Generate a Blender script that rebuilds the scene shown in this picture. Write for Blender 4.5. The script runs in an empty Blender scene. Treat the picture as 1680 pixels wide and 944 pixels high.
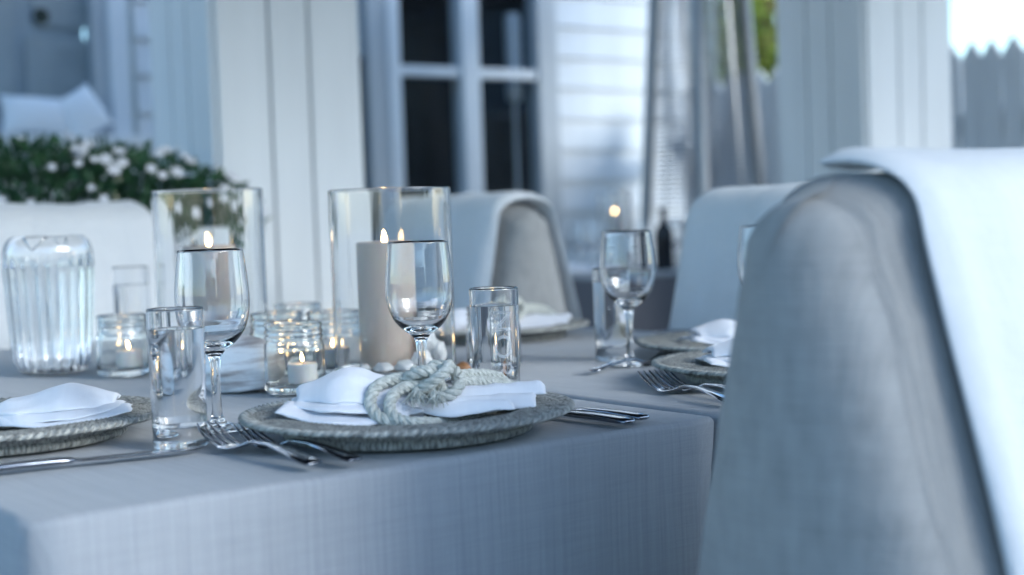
import bpy, bmesh, math, random
from mathutils import Vector, Matrix, noise
R = math.radians
PI = math.pi
S = bpy.context.scene
COL = S.collection
random.seed(7)

# ------------------------------------------------------------------ camera
cam_d = bpy.data.cameras.new('camera')
cam = bpy.data.objects.new('camera', cam_d)
COL.objects.link(cam)
S.camera = cam
cam_d.sensor_width = 36.0
cam_d.lens = 50.0
cam_d.clip_start = 0.05
cam_d.clip_end = 500.0
cam_d.dof.use_dof = True
cam_d.dof.focus_distance = 1.56
cam_d.dof.aperture_fstop = 2.9
_p, _r = R(2.75), R(1.9)
_f = Vector((0, math.cos(_p), -math.sin(_p)))
_x = Vector((1, 0, 0)); _u = _x.cross(_f)
_x2 = _x * math.cos(_r) - _u * math.sin(_r)
_u2 = _x * math.sin(_r) + _u * math.cos(_r)
cam.matrix_world = Matrix(((_x2.x, _u2.x, -_f.x, 0), (_x2.y, _u2.y, -_f.y, 0), (_x2.z, _u2.z, -_f.z, 0.956), (0, 0, 0, 1)))

# ------------------------------------------------------------------ world and sun
SUN_AZ = Vector((0.86, -0.50, 0)).normalized()      # horizontal direction towards the sun
SUN_EL = R(21)
W = bpy.data.worlds.new('World'); S.world = W; W.use_nodes = True
nt = W.node_tree; nt.nodes.clear()
sky = nt.nodes.new('ShaderNodeTexSky'); sky.sky_type = 'NISHITA'; sky.sun_disc = False
sky.sun_elevation = SUN_EL
sky.sun_rotation = math.atan2(SUN_AZ.x, SUN_AZ.y)
sky.air_density = 1.2; sky.dust_density = 1.5; sky.ozone_density = 4.0
bg = nt.nodes.new('ShaderNodeBackground'); bg.inputs['Strength'].default_value = 0.15
wo = nt.nodes.new('ShaderNodeOutputWorld')
nt.links.new(sky.outputs[0], bg.inputs[0]); nt.links.new(bg.outputs[0], wo.inputs[0])

sun_d = bpy.data.lights.new('sun', 'SUN'); sun_d.energy = 0.68; sun_d.angle = R(28); sun_d.color = (1.0, 0.98, 0.96)
sun = bpy.data.objects.new('sun', sun_d); COL.objects.link(sun)
_sd = Vector((SUN_AZ.x * math.cos(SUN_EL), SUN_AZ.y * math.cos(SUN_EL), math.sin(SUN_EL)))
sun.rotation_euler = _sd.to_track_quat('Z', 'Y').to_euler()
sun.location = _sd * 30

S.view_settings.view_transform = 'Standard'
S.view_settings.look = 'None'
S.view_settings.exposure = 1.90
S.view_settings.gamma = 1.0
S.view_settings.use_white_balance = True            # the camera's cool white balance
S.view_settings.white_balance_temperature = 6000
S.view_settings.white_balance_tint = 5
S.render.engine = 'CYCLES'
cy = S.cycles
cy.max_bounces = 14; cy.transmission_bounces = 13; cy.glossy_bounces = 6; cy.diffuse_bounces = 4
cy.transparent_max_bounces = 12
cy.caustics_reflective = False; cy.caustics_refractive = True
cy.blur_glossy = 0.5; cy.sample_clamp_indirect = 6.0
cy.use_denoising = True

# ------------------------------------------------------------------ materials
def new_mat(name):
    m = bpy.data.materials.new(name); m.use_nodes = True
    return m, m.node_tree, m.node_tree.nodes['Principled BSDF']

def setp(b, **kw):
    names = dict(col='Base Color', rough='Roughness', metal='Metallic', spec='Specular IOR Level', ior='IOR', trans='Transmission Weight',
                 sss='Subsurface Weight', sheen='Sheen Weight', em='Emission Color', es='Emission Strength', coat='Coat Weight')
    for k, v in kw.items():
        if k in ('col', 'em') and len(v) == 3: v = (*v, 1)
        b.inputs[names[k]].default_value = v

def varied(name, c1, c2, scale=(8, 8, 8), coords='Object', rough=0.7, bump=0.0, bscale=60.0, detail=4.0, spec=0.3, lo=0.3, hi=0.7, **kw):
    """Two tones of one colour mixed by noise, with fine relief."""
    m, t, b = new_mat(name)
    setp(b, rough=rough, spec=spec, **kw)
    tc = t.nodes.new('ShaderNodeTexCoord'); mp = t.nodes.new('ShaderNodeMapping'); mp.inputs['Scale'].default_value = scale
    nz = t.nodes.new('ShaderNodeTexNoise'); nz.inputs['Detail'].default_value = detail; nz.inputs['Scale'].default_value = 1.0
    rp = t.nodes.new('ShaderNodeValToRGB')
    rp.color_ramp.elements[0].position = lo; rp.color_ramp.elements[1].position = hi
    rp.color_ramp.elements[0].color = (*c1, 1); rp.color_ramp.elements[1].color = (*c2, 1)
    L = t.links.new
    L(tc.outputs[coords], mp.inputs[0]); L(mp.outputs[0], nz.inputs['Vector']); L(nz.outputs[0], rp.inputs[0]); L(rp.outputs[0], b.inputs['Base Color'])
    if bump:
        n2 = t.nodes.new('ShaderNodeTexNoise'); n2.inputs['Scale'].default_value = bscale; n2.inputs['Detail'].default_value = 3
        bp = t.nodes.new('ShaderNodeBump'); bp.inputs['Strength'].default_value = bump; bp.inputs['Distance'].default_value = 0.004
        L(tc.outputs[coords], n2.inputs['Vector']); L(n2.outputs[0], bp.inputs['Height']); L(bp.outputs[0], b.inputs['Normal'])
    return m

def linen(name, c1, c2, coords='UV', thread=900.0, bump=0.25, amount=0.8, rough=0.9, crease=6.0, cdist=0.02, slub=((230, 4.0, 5), (9, 160, 5))):
    """Plain woven cloth: slubby warp and weft threads of two tones, fine woven relief, soft wide creases."""
    m, t, b = new_mat(name)
    setp(b, rough=rough, spec=0.15, sheen=0.15)
    L = t.links.new
    tc = t.nodes.new('ShaderNodeTexCoord')
    outs = []
    for sc in ((thread, 14, 14), (14, thread, 14)):
        mp = t.nodes.new('ShaderNodeMapping'); mp.inputs['Scale'].default_value = sc
        nz = t.nodes.new('ShaderNodeTexNoise'); nz.inputs['Scale'].default_value = 1.0; nz.inputs['Detail'].default_value = 2.5; nz.inputs['Roughness'].default_value = 0.7
        L(tc.outputs[coords], mp.inputs[0]); L(mp.outputs[0], nz.inputs['Vector']); outs.append(nz.outputs[0])
    for sc in slub:
        mp = t.nodes.new('ShaderNodeMapping'); mp.inputs['Scale'].default_value = sc
        nz = t.nodes.new('ShaderNodeTexNoise'); nz.inputs['Scale'].default_value = 1.0; nz.inputs['Detail'].default_value = 3
        L(tc.outputs[coords], mp.inputs[0]); L(mp.outputs[0], nz.inputs['Vector']); outs.append(nz.outputs[0])
    def add(a, c, op='ADD'):
        n = t.nodes.new('ShaderNodeMath'); n.operation = op; L(a, n.inputs[0])
        if isinstance(c, float): n.inputs[1].default_value = c
        else: L(c, n.inputs[1])
        return n.outputs[0]
    fine = add(outs[0], outs[1]); wide = add(add(outs[2], 1.5, 'MULTIPLY'), add(outs[3], 0.5, 'MULTIPLY'))
    tot = add(add(fine, wide), 0.25, 'MULTIPLY')
    mr = t.nodes.new('ShaderNodeMapRange'); mr.inputs[1].default_value = 0.5 - 0.16 / amount; mr.inputs[2].default_value = 0.5 + 0.16 / amount
    L(tot, mr.inputs[0])
    mx = t.nodes.new('ShaderNodeMix'); mx.data_type = 'RGBA'
    mx.inputs[6].default_value = (*c1, 1); mx.inputs[7].default_value = (*c2, 1)
    L(mr.outputs[0], mx.inputs[0]); L(mx.outputs[2], b.inputs['Base Color'])
    bp = t.nodes.new('ShaderNodeBump'); bp.inputs['Strength'].default_value = bump; bp.inputs['Distance'].default_value = 0.0015
    L(fine, bp.inputs['Height'])
    n3 = t.nodes.new('ShaderNodeTexNoise'); n3.inputs['Scale'].default_value = crease; n3.inputs['Detail'].default_value = 4
    L(tc.outputs[coords], n3.inputs['Vector'])
    b2 = t.nodes.new('ShaderNodeBump'); b2.inputs['Strength'].default_value = 0.3; b2.inputs['Distance'].default_value = cdist
    L(n3.outputs[0], b2.inputs['Height']); L(bp.outputs[0], b2.inputs['Normal']); L(b2.outputs[0], b.inputs['Normal'])
    return m

def glass(name, col=(1, 1, 1), ior=1.5, rough=0.0, ripple=0.0):
    m, t, b = new_mat(name)
    setp(b, col=col, rough=rough, ior=ior, trans=1.0, spec=0.5)
    if ripple:
        tc = t.nodes.new('ShaderNodeTexCoord')
        nz = t.nodes.new('ShaderNodeTexNoise'); nz.inputs['Scale'].default_value = 45; nz.inputs['Detail'].default_value = 1.5
        mp = t.nodes.new('ShaderNodeMapping'); mp.inputs['Scale'].default_value = (1, 1, 0.35 if ripple > .2 else .06)
        bp = t.nodes.new('ShaderNodeBump'); bp.inputs['Strength'].default_value = ripple; bp.inputs['Distance'].default_value = 0.004
        L = t.links.new
        L(tc.outputs['Object'], mp.inputs[0]); L(mp.outputs[0], nz.inputs['Vector']); L(nz.outputs[0], bp.inputs['Height']); L(bp.outputs[0], b.inputs['Normal'])
    return m

def pane_glass(name, tint=(0.9, 0.93, 0.95)):
    m, t, b = new_mat(name)
    t.nodes.remove(b)
    out = t.nodes['Material Output']
    tr = t.nodes.new('ShaderNodeBsdfTransparent'); tr.inputs[0].default_value = (*tint, 1)
    gl = t.nodes.new('ShaderNodeBsdfGlossy'); gl.inputs['Roughness'].default_value = 0.01
    lw = t.nodes.new('ShaderNodeLayerWeight'); lw.inputs[0].default_value = 0.5
    pw_ = t.nodes.new('ShaderNodeMath'); pw_.operation = 'POWER'; pw_.inputs[1].default_value = 4.0
    fr = t.nodes.new('ShaderNodeMath'); fr.operation = 'MULTIPLY_ADD'; fr.inputs[1].default_value = 0.8; fr.inputs[2].default_value = 0.05
    t.links.new(lw.outputs['Facing'], pw_.inputs[0]); t.links.new(pw_.outputs[0], fr.inputs[0])
    mx = t.nodes.new('ShaderNodeMixShader')
    L = t.links.new
    L(fr.outputs[0], mx.inputs[0]); L(tr.outputs[0], mx.inputs[1]); L(gl.outputs[0], mx.inputs[2]); L(mx.outputs[0], out.inputs[0])
    return m

def flame_mat(name):
    m, t, b = new_mat(name)
    t.nodes.remove(b)
    em = t.nodes.new('ShaderNodeEmission'); em.inputs['Color'].default_value = (1.0, 0.62, 0.26, 1); em.inputs['Strength'].default_value = 9.0
    t.links.new(em.outputs[0], t.nodes['Material Output'].inputs[0])
    return m

M = {}
M['linen'] = linen('grey_lilac_linen', (0.27, 0.285, 0.308), (0.38, 0.395, 0.418), thread=1100, amount=1.0, crease=8.0, cdist=0.014)
M['napkin'] = linen('white_napkin_linen', (0.74, 0.75, 0.80), (0.82, 0.83, 0.87), coords='Object', thread=1400, bump=0.3, amount=0.6, crease=34.0, cdist=0.007)
M['cover'] = linen('chair_cover_linen', (0.205, 0.208, 0.208), (0.315, 0.318, 0.315), coords='UV', thread=420, bump=0.5, amount=0.9, crease=9.0, cdist=0.035, slub=((70, 26, 5), (26, 70, 5)))
M['throw'] = linen('white_throw_cotton', (0.50, 0.52, 0.54), (0.60, 0.615, 0.63), coords='UV', thread=420, bump=0.3, amount=0.6, crease=11.0, cdist=0.03)
M['cushion'] = linen('white_cushion_cotton', (0.74, 0.76, 0.78), (0.82, 0.83, 0.84), coords='Object', thread=400, amount=0.6)
M['glass'] = glass('clear_glass')
M['jarglass'] = glass('pressed_jar_glass', (0.985, 1.0, 0.99), ripple=0.35)
M['vaseglass'] = glass('blown_vase_glass', (0.995, 1.0, 1.0), ripple=0.10)
M['water'] = glass('water', ior=1.333)
M['steel'] = varied('polished_steel', (0.24, 0.26, 0.30), (0.32, 0.34, 0.38), scale=(60, 60, 60), rough=0.08, metal=1.0)
M['wicker'] = varied('grey_wicker', (0.12, 0.125, 0.12), (0.56, 0.56, 0.52), scale=(300, 70, 1), coords='UV', rough=0.75, bump=0.15, bscale=700, lo=0.28, hi=0.72, detail=2.0)
M['rope'] = varied('natural_rope', (0.40, 0.41, 0.37), (0.66, 0.67, 0.62), scale=(220, 220, 220), rough=0.95, bump=0.5, bscale=700)
M['wax'] = varied('beige_wax', (0.52, 0.43, 0.355), (0.58, 0.485, 0.41), scale=(25, 25, 8), rough=0.45, sss=0.25)
M['wax'].node_tree.nodes['Principled BSDF'].inputs['Subsurface Radius'].default_value = (0.02, 0.01, 0.006)
M['whitewax'] = varied('white_wax', (0.74, 0.70, 0.68), (0.80, 0.77, 0.75), scale=(40, 40, 40), rough=0.45, sss=0.3)
M['whitewax'].node_tree.nodes['Principled BSDF'].inputs['Subsurface Radius'].default_value = (0.01, 0.006, 0.004)
M['flame'] = flame_mat('candle_flame')
M['wick'] = varied('burnt_wick', (0.01, 0.01, 0.01), (0.03, 0.025, 0.02))
M['shell'] = varied('striped_white_shell', (0.40, 0.36, 0.35), (0.80, 0.80, 0.81), scale=(14, 14, 110), rough=0.55, bump=0.3, bscale=120, lo=0.34, hi=0.52)
M['pebble'] = varied('white_pebble', (0.66, 0.66, 0.65), (0.82, 0.82, 0.82), scale=(60, 60, 60), rough=0.6)
M['brownpebble'] = varied('brown_pebble', (0.18, 0.09, 0.04), (0.35, 0.18, 0.08), scale=(60, 60, 60), rough=0.4)
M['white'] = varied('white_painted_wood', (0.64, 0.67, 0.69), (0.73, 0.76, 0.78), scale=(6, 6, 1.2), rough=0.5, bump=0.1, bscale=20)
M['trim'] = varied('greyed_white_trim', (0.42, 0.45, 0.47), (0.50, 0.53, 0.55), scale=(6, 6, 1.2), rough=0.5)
M['fence'] = varied('weathered_white_picket', (0.58, 0.60, 0.62), (0.70, 0.72, 0.74), scale=(9, 9, 2), rough=0.65)
M['pane'] = pane_glass('window_pane')
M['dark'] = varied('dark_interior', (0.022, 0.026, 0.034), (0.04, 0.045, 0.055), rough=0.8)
M['greyroom'] = varied('grey_interior_wall', (0.44, 0.46, 0.47), (0.52, 0.54, 0.55), scale=(3, 3, 3), rough=0.8)
M['paper'] = varied('pinned_paper', (0.5, 0.5, 0.48), (0.6, 0.6, 0.58), rough=0.8)
M['darkpaper'] = varied('dark_print', (0.03, 0.035, 0.03), (0.10, 0.11, 0.07), scale=(20, 20, 20), rough=0.8)
M['leaf'] = varied('dark_green_leaf', (0.012, 0.045, 0.022), (0.04, 0.10, 0.04), scale=(30, 30, 30), rough=0.55)
M['petal'] = varied('white_petal', (0.52, 0.54, 0.58), (0.70, 0.71, 0.74), rough=0.7)
M['treeleaf'] = varied('sunlit_tree_leaf', (0.10, 0.17, 0.025), (0.38, 0.42, 0.08), scale=(2.5, 2.5, 2.5), rough=0.6)
M['bark'] = varied('tree_bark', (0.10, 0.06, 0.045), (0.20, 0.12, 0.09), scale=(10, 10, 3), rough=0.9)
M['deck'] = varied('grey_deck_board', (0.20, 0.21, 0.22), (0.28, 0.29, 0.30), scale=(3, 30, 3), rough=0.8)
M['ground'] = varied('gravel_ground', (0.22, 0.22, 0.21), (0.32, 0.31, 0.30), scale=(2, 2, 2), rough=0.95)
M['chrome'] = varied('brushed_stainless', (0.45, 0.46, 0.48), (0.56, 0.57, 0.59), scale=(40, 40, 2), rough=0.3, metal=1.0)
M['legsteel'] = varied('dull_steel_leg', (0.24, 0.25, 0.27), (0.38, 0.39, 0.41), scale=(30, 30, 2), rough=0.35, metal=0.5)
M['blackmetal'] = varied('dark_wire', (0.10, 0.11, 0.12), (0.16, 0.17, 0.18), rough=0.4, metal=0.7)
M['stain'] = varied('dark_stained_timber', (0.05, 0.05, 0.055), (0.09, 0.09, 0.095), scale=(3, 20, 3), rough=0.7)
M['woodleg'] = varied('brown_wood', (0.12, 0.08, 0.055), (0.2, 0.14, 0.1), scale=(20, 20, 4), rough=0.5)
M['darkglass'] = varied('dark_bottle', (0.006, 0.008, 0.012), (0.015, 0.018, 0.024), rough=0.1)
M['petalwhite'] = varied('white_glaze', (0.74, 0.75, 0.76), (0.8, 0.8, 0.81), rough=0.3)
M['yellow'] = varied('yellow_reflection', (0.5, 0.42, 0.08), (0.6, 0.52, 0.12), rough=0.7)  # yellow of the foliage mirrored in the side window, put into a colour
M['frost'] = varied('etched_glass', (0.62, 0.67, 0.72), (0.74, 0.78, 0.82), rough=0.8, scale=(300, 300, 300))
M['frost'].node_tree.nodes['Principled BSDF'].inputs['Alpha'].default_value = 0.32
M['brick'] = varied('far_plaster', (0.16, 0.17, 0.19), (0.24, 0.25, 0.27), scale=(1, 1, 1), rough=0.9)

# ------------------------------------------------------------------ helpers
def mesh_from(verts, faces, smooth=True, sharp=None, uv=None):
    me = bpy.data.meshes.new('m')
    me.from_pydata([tuple(v) for v in verts], [], faces)
    me.update()
    if smooth:
        me.polygons.foreach_set('use_smooth', [True] * len(me.polygons))
        if sharp is not None:
            me.set_sharp_from_angle(angle=R(sharp))
    if uv:
        lay = me.uv_layers.new(name='uv')
        for l in me.loops: lay.data[l.index].uv = uv[l.vertex_index]
    return me

def obj(name, me, mat=None, parent=None, loc=None, rot=None):
    me.name = name
    o = bpy.data.objects.new(name, me); COL.objects.link(o)
    if mat is not None and not me.materials: me.materials.append(M[mat] if isinstance(mat, str) else mat)
    if parent is not None: o.parent = parent
    if loc is not None: o.location = loc
    if rot is not None: o.rotation_euler = rot
    return o

def tag(o, label=None, cat=None, group=None, kind=None):
    if label: o['label'] = label
    if cat: o['category'] = cat
    if group: o['group'] = group
    if kind: o['kind'] = kind
    return o

def empty(name, loc=(0, 0, 0), rz=0.0, label=None, cat=None, group=None):
    o = bpy.data.objects.new(name, None); COL.objects.link(o)
    o.empty_display_size = 0.05
    o.location = loc; o.rotation_euler = (0, 0, rz)
    return tag(o, label, cat, group)

def copy_tree(o, parent=None):
    c = o.copy(); COL.objects.link(c); c.parent = parent
    for ch in list(o.children): copy_tree(ch, c)
    return c

class MB:
    """Collects vertices and faces of one mesh."""
    def __init__(s): s.v = []; s.f = []
    def box(s, x0, x1, y0, y1, z0, z1, bev=0.0):
        b = len(s.v)
        if bev <= 0:
            s.v += [(x, y, z) for z in (z0, z1) for y in (y0, y1) for x in (x0, x1)]
            s.f += [tuple(b + i for i in q) for q in ((0, 2, 3, 1), (4, 5, 7, 6), (0, 1, 5, 4), (2, 6, 7, 3), (0, 4, 6, 2), (1, 3, 7, 5))]
        else:
            bm = bmesh.new(); bmesh.ops.create_cube(bm, size=1)
            bmesh.ops.scale(bm, verts=bm.verts, vec=(x1 - x0, y1 - y0, z1 - z0)); bmesh.ops.translate(bm, verts=bm.verts, vec=((x0 + x1) / 2, (y0 + y1) / 2, (z0 + z1) / 2))
            bmesh.ops.bevel(bm, geom=list(bm.edges), offset=bev, segments=2, affect='EDGES', profile=0.6)
            bm.verts.index_update()
            s.v += [tuple(v.co) for v in bm.verts]; s.f += [tuple(b + v.index for v in f.verts) for f in bm.faces]; bm.free()
        return s
    def lathe(s, prof, seg=48, closed=False, c=(0, 0, 0)):
        q = [prof[0]]                                   # support rings keep long straight walls optically flat
        for (r0, z0), (r1, z1) in zip(prof, prof[1:]):
            d = math.hypot(r1 - r0, z1 - z0)
            if d > 0.006:
                for t in (0.0012 / d, 1 - 0.0012 / d): q.append((r0 + (r1 - r0) * t, z0 + (z1 - z0) * t))
            q.append((r1, z1))
        prof = q
        b = len(s.v); n = len(prof)
        for (r, z) in prof:
            for k in range(seg):
                a = 2 * PI * k / seg
                s.v.append((c[0] + r * math.cos(a), c[1] + r * math.sin(a), c[2] + z))
        for i in range(n if closed else n - 1):
            j = (i + 1) % n
            for k in range(seg):
                l = (k + 1) % seg
                s.f.append((b + i * seg + k, b + i * seg + l, b + j * seg + l, b + j * seg + k))
        return s
    def tube(s, pts, rad, seg=8, caps=True, flat=None):
        pts = [Vector(p) for p in pts]; n = len(pts); b = len(s.v)
        rads = rad if isinstance(rad, (list, tuple)) else [rad] * n
        up = Vector((0, 0, 1)); nrm = None
        for i, p in enumerate(pts):
            t = (pts[min(i + 1, n - 1)] - pts[max(i - 1, 0)]).normalized()
            if nrm is None:
                nrm = t.cross(up)
                if nrm.length < 1e-4: nrm = t.cross(Vector((1, 0, 0)))
            nrm = (nrm - t * nrm.dot(t)).normalized(); bn = t.cross(nrm)
            for k in range(seg):
                a = 2 * PI * k / seg
                s.v.append(tuple(p + nrm * (rads[i] * math.cos(a)) + bn * (rads[i] * math.sin(a))))
        for i in range(n - 1):
            for k in range(seg):
                l = (k + 1) % seg
                s.f.append((b + i * seg + k, b + i * seg + l, b + (i + 1) * seg + l, b + (i + 1) * seg + k))
        if caps:
            s.f.append(tuple(b + k for k in range(seg))[::-1]); s.f.append(tuple(b + (n - 1) * seg + k for k in range(seg)))
        return s
    def loft(s, rings, closed_ends=True):
        b = len(s.v); m = len(rings[0])
        for r in rings: s.v += [tuple(p) for p in r]
        for i in range(len(rings) - 1):
            for k in range(m):
                l = (k + 1) % m
                s.f.append((b + i * m + k, b + i * m + l, b + (i + 1) * m + l, b + (i + 1) * m + k))
        if closed_ends:
            s.f.append(tuple(b + k for k in range(m))[::-1]); s.f.append(tuple(b + (len(rings) - 1) * m + k for k in range(m)))
        return s
    def mesh(s, smooth=True, sharp=35, uvf=None): return mesh_from(s.v, s.f, smooth, sharp, [uvf(p) for p in s.v] if uvf else None)
    def build(s, name, mat, parent=None, loc=None, rot=None, smooth=True, sharp=35):
        return obj(name, s.mesh(smooth, sharp), mat, parent, loc, rot)

def fix_normals(me):
    bm = bmesh.new(); bm.from_mesh(me); bmesh.ops.recalc_face_normals(bm, faces=bm.faces); bm.to_mesh(me); bm.free(); return me

def smooth_path(pts, n=8, closed=False):
    P = [Vector(p) for p in pts]; out = []
    m = len(P)
    rng = range(m if closed else m - 1)
    for i in rng:
        if closed: a, b, c, d = P[(i - 1) % m], P[i], P[(i + 1) % m], P[(i + 2) % m]
        else: a, b, c, d = P[max(i - 1, 0)], P[i], P[i + 1], P[min(i + 2, m - 1)]
        for k in range(n):
            t = k / n
            out.append(0.5 * ((2 * b) + (c - a) * t + (2 * a - 5 * b + 4 * c - d) * t * t + (3 * b - a - 3 * c + d) * t ** 3))
    if not closed: out.append(P[-1])
    return out

def interp(x, xs, ys):
    if x <= xs[0]: return ys[0]
    for i in range(len(xs) - 1):
        if x <= xs[i + 1]:
            t = (x - xs[i]) / (xs[i + 1] - xs[i]); t = t * t * (3 - 2 * t)
            return ys[i] + (ys[i + 1] - ys[i]) * t
    return ys[-1]

def nz(x, y=0.0, z=0.0): return noise.noise(Vector((x, y, z)))

# table frame: origin at the table's near left corner, u along the near edge, v along the long side
TZ = 0.74
TA = R(37)
E2 = Vector((math.cos(TA), math.sin(TA))); N2 = Vector((-math.sin(TA), math.cos(TA)))
C1 = Vector((-0.371, 1.063))
def T(u, v, h=0.0):
    q = C1 + E2 * u + N2 * v
    return (q.x, q.y, TZ + h)

# ================================================================== SETTING
g = MB(); g.box(-150, 150, -150, 150, -0.5, -0.16); tag(g.build('ground', 'ground', smooth=False), kind='structure')
deck = empty('terrace_deck', (0, 0, 0), TA); deck['kind'] = 'structure'
d0 = MB().box(-5.5, 7.0, -4.0, 7.0, -0.15, -0.035).build('joist_bed', 'dark', deck, smooth=False)
dm = MB().box(-5.5, 7.0, 0.004, 0.136, -0.03, 0.0, 0.003).mesh(False)
for i in range(78):
    obj('deck_board', dm, 'deck', deck, (0, -4.0 + i * 0.14, 0))

# ---- house: local x runs along the wall, local y goes into the house
HA = R(35)
house = empty('white_house', (-0.24, 7.0, 0), HA, 'white weatherboard house with glazed double doors behind the terrace', 'house')
HB, HT = -0.0, 3.6
def hbox(name, mat, x0, x1, y0, y1, z0, z1, parent=house, bev=0.0):
    return MB().box(x0, x1, y0, y1, z0, z1, bev).build(name, mat, parent, smooth=False)
# weatherboards: wall pieces right of the door, and between the window and the doors
def board_mesh(L):
    mb = MB(); e = 0.158
    ring = lambda x: [(x, 0.0, 0.0), (x, -0.022, 0.0), (x, -0.004, e + 0.012), (x, 0.012, e + 0.012), (x, 0.012, 0.0)]
    mb.loft([ring(0), ring(L)]); me = mb.mesh(False); return fix_normals(me)
for (xa, xb) in ((0.60, 1.54), (-1.62, -0.64)):
    hbox('wall', 'white', xa, xb, 0.013, 0.20, 0, HT)
    bmsh = board_mesh(xb - xa)
    for k in range(22):
        obj('weatherboard', bmsh, 'white', house, (xa, 0, 0.04 + k * 0.158))
hbox('corner_trim', 'white', 1.542, 1.62, -0.035, 0.20, 0, HT)
hbox('side_wall', 'white', 1.45, 1.618, 0.203, 5.0, 0, HT)
hbox('gable_wall', 'white', -6.0, 1.61, 0.0, 0.2, HT + 0.003, HT + 1.4)
hbox('wall', 'white', -6.0, -1.74, 0.02, 0.2, 0, 1.30)
hbox('wall', 'white', -6.0, -3.45, 0.02, 0.2, 1.303, HT)
hbox('wall', 'white', -3.447, -1.74, 0.02, 0.2, 2.7, HT)
# roof over the terrace edge, out of the picture
rf = MB().box(-6.2, 1.8, -0.3, 5.2, HT + 1.41, HT + 1.6).build('roof', 'trim', house, smooth=False)
# glazed double door
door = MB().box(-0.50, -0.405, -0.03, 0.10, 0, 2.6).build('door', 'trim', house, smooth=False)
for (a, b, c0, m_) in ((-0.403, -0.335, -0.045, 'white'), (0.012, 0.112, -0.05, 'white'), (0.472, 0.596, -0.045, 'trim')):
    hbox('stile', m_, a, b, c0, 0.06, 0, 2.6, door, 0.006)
for z in (0.35, 1.02, 1.655, 2.28):
    for (a, b) in ((-0.333, 0.010), (0.114, 0.470)):
        hbox('muntin', 'white', a, b, -0.03, 0.03, z, z + 0.05, door, 0.004)
for (a, b) in ((-0.333, 0.010), (0.114, 0.470)):
    for (z0, z1) in ((0.40, 1.02), (1.07, 1.655), (1.705, 2.28), (2.33, 2.598)):
        hbox('pane', 'pane', a + 0.001, b - 0.001, -0.002, 0.002, z0, z1, door)
hbox('lintel', 'white', -0.64, 0.598, -0.04, 0.20, 2.603, HT, house)
# narrow side window with a white panel standing in for sky mirrored in the pane
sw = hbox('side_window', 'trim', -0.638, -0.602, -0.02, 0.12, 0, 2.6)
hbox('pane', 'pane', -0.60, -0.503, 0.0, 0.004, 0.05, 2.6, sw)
hbox('sky_reflection_panel', 'white', -0.598, -0.505, 0.012, 0.02, 1.74, 2.598, sw)
# dark room behind the doors
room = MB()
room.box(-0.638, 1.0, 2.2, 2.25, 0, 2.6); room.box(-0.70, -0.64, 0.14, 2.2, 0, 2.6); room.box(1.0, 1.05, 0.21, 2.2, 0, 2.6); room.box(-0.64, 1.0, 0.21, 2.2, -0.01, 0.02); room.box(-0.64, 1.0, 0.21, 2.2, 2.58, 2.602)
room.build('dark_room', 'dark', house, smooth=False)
# window with the grey room
win = MB().box(-1.74, -1.66, -0.05, 0.15, 1.25, 2.75).build('window', 'white', house, smooth=False)
hbox('sill', 'white', -3.5, -1.63, -0.30, 0.098, 1.303, 1.345, win, 0.006)
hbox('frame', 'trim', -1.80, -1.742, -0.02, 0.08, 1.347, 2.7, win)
hbox('pane', 'pane', -3.40, -1.802, 0.02, 0.024, 1.347, 2.7, win)
hbox('frame', 'white', -3.447, -3.402, -0.02, 0.08, 1.347, 2.7, win)
gr = MB(); gr.box(-3.40, -1.802, 0.10, 0.14, 1.347, 2.69)
gr.build('inner_panel', 'greyroom', house, smooth=False)
for (x, z, w_, h_) in ((-2.62, 2.02, .30, .42), (-2.27, 1.72, .34, .5), (-2.25, 2.28, .36, .44), (-1.88, 2.02, .26, .4), (-1.9, 1.6, .3, .34)):
    hbox('pinned_print', 'paper', x - w_ / 2, x + w_ / 2, 0.085, 0.098, z - h_ / 2, z + h_ / 2)
for (x, z) in ((-2.33, 1.86), (-1.98, 1.86), (-2.25, 2.1), (-2.12, 1.99), (-1.82, 2.05)):
    me = MB().lathe([(0.001, 0), (0.035, 0.0), (0.03, 0.01), (0.001, 0.014)], 10).mesh()
    obj('print_mark', me, 'darkpaper', house, (x, 0.084, z), (R(90), 0, 0))

def cushion(x, y, z, w_, h_, tilt, label):
    mb = MB(); n = 14; top = []; bot = []
    for side in (1, -1):
        for i in range(n + 1):
            for j in range(n + 1):
                a, b = i / n * 2 - 1, j / n * 2 - 1
                puff = ((1 - a * a) * (1 - b * b)) ** 0.45
                k = 1 - 0.10 * (1 - abs(a) ** 3 * 1) * (abs(b) ** 6) - 0.0
                kk = 1 - 0.10 * (1 - abs(b) ** 3) * (abs(a) ** 6)
                mb.v.append((a * w_ / 2 * kk, side * 0.07 * puff, b * h_ / 2 * k + h_ / 2))
    for s_ in (0, 1):
        o_ = s_ * (n + 1) ** 2
        for i in range(n):
            for j in range(n):
                q = (o_ + i * (n + 1) + j, o_ + (i + 1) * (n + 1) + j, o_ + (i + 1) * (n + 1) + j + 1, o_ + i * (n + 1) + j + 1)
                mb.f.append(q if s_ else q[::-1])
    me = mb.mesh(True, None)
    o = obj('cushion', me, 'cushion')
    hm = Matrix.Translation((-0.24, 7.0, 0)) @ Matrix.Rotation(HA, 4, 'Z')
    p = hm @ Vector((x, y, z))
    o.location = p; o.rotation_euler = (R(-12), tilt, HA)
    tag(o, label, 'cushion', 'cushions on the window sill')
cushion(-2.08, -0.14, 1.347, 0.30, 0.165, R(3), 'white square cushion lying on the window sill, left of the pair')
cushion(-1.86, -0.16, 1.352, 0.20, 0.20, R(-30), 'white cushion leaning on its corner by the window frame')

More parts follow.
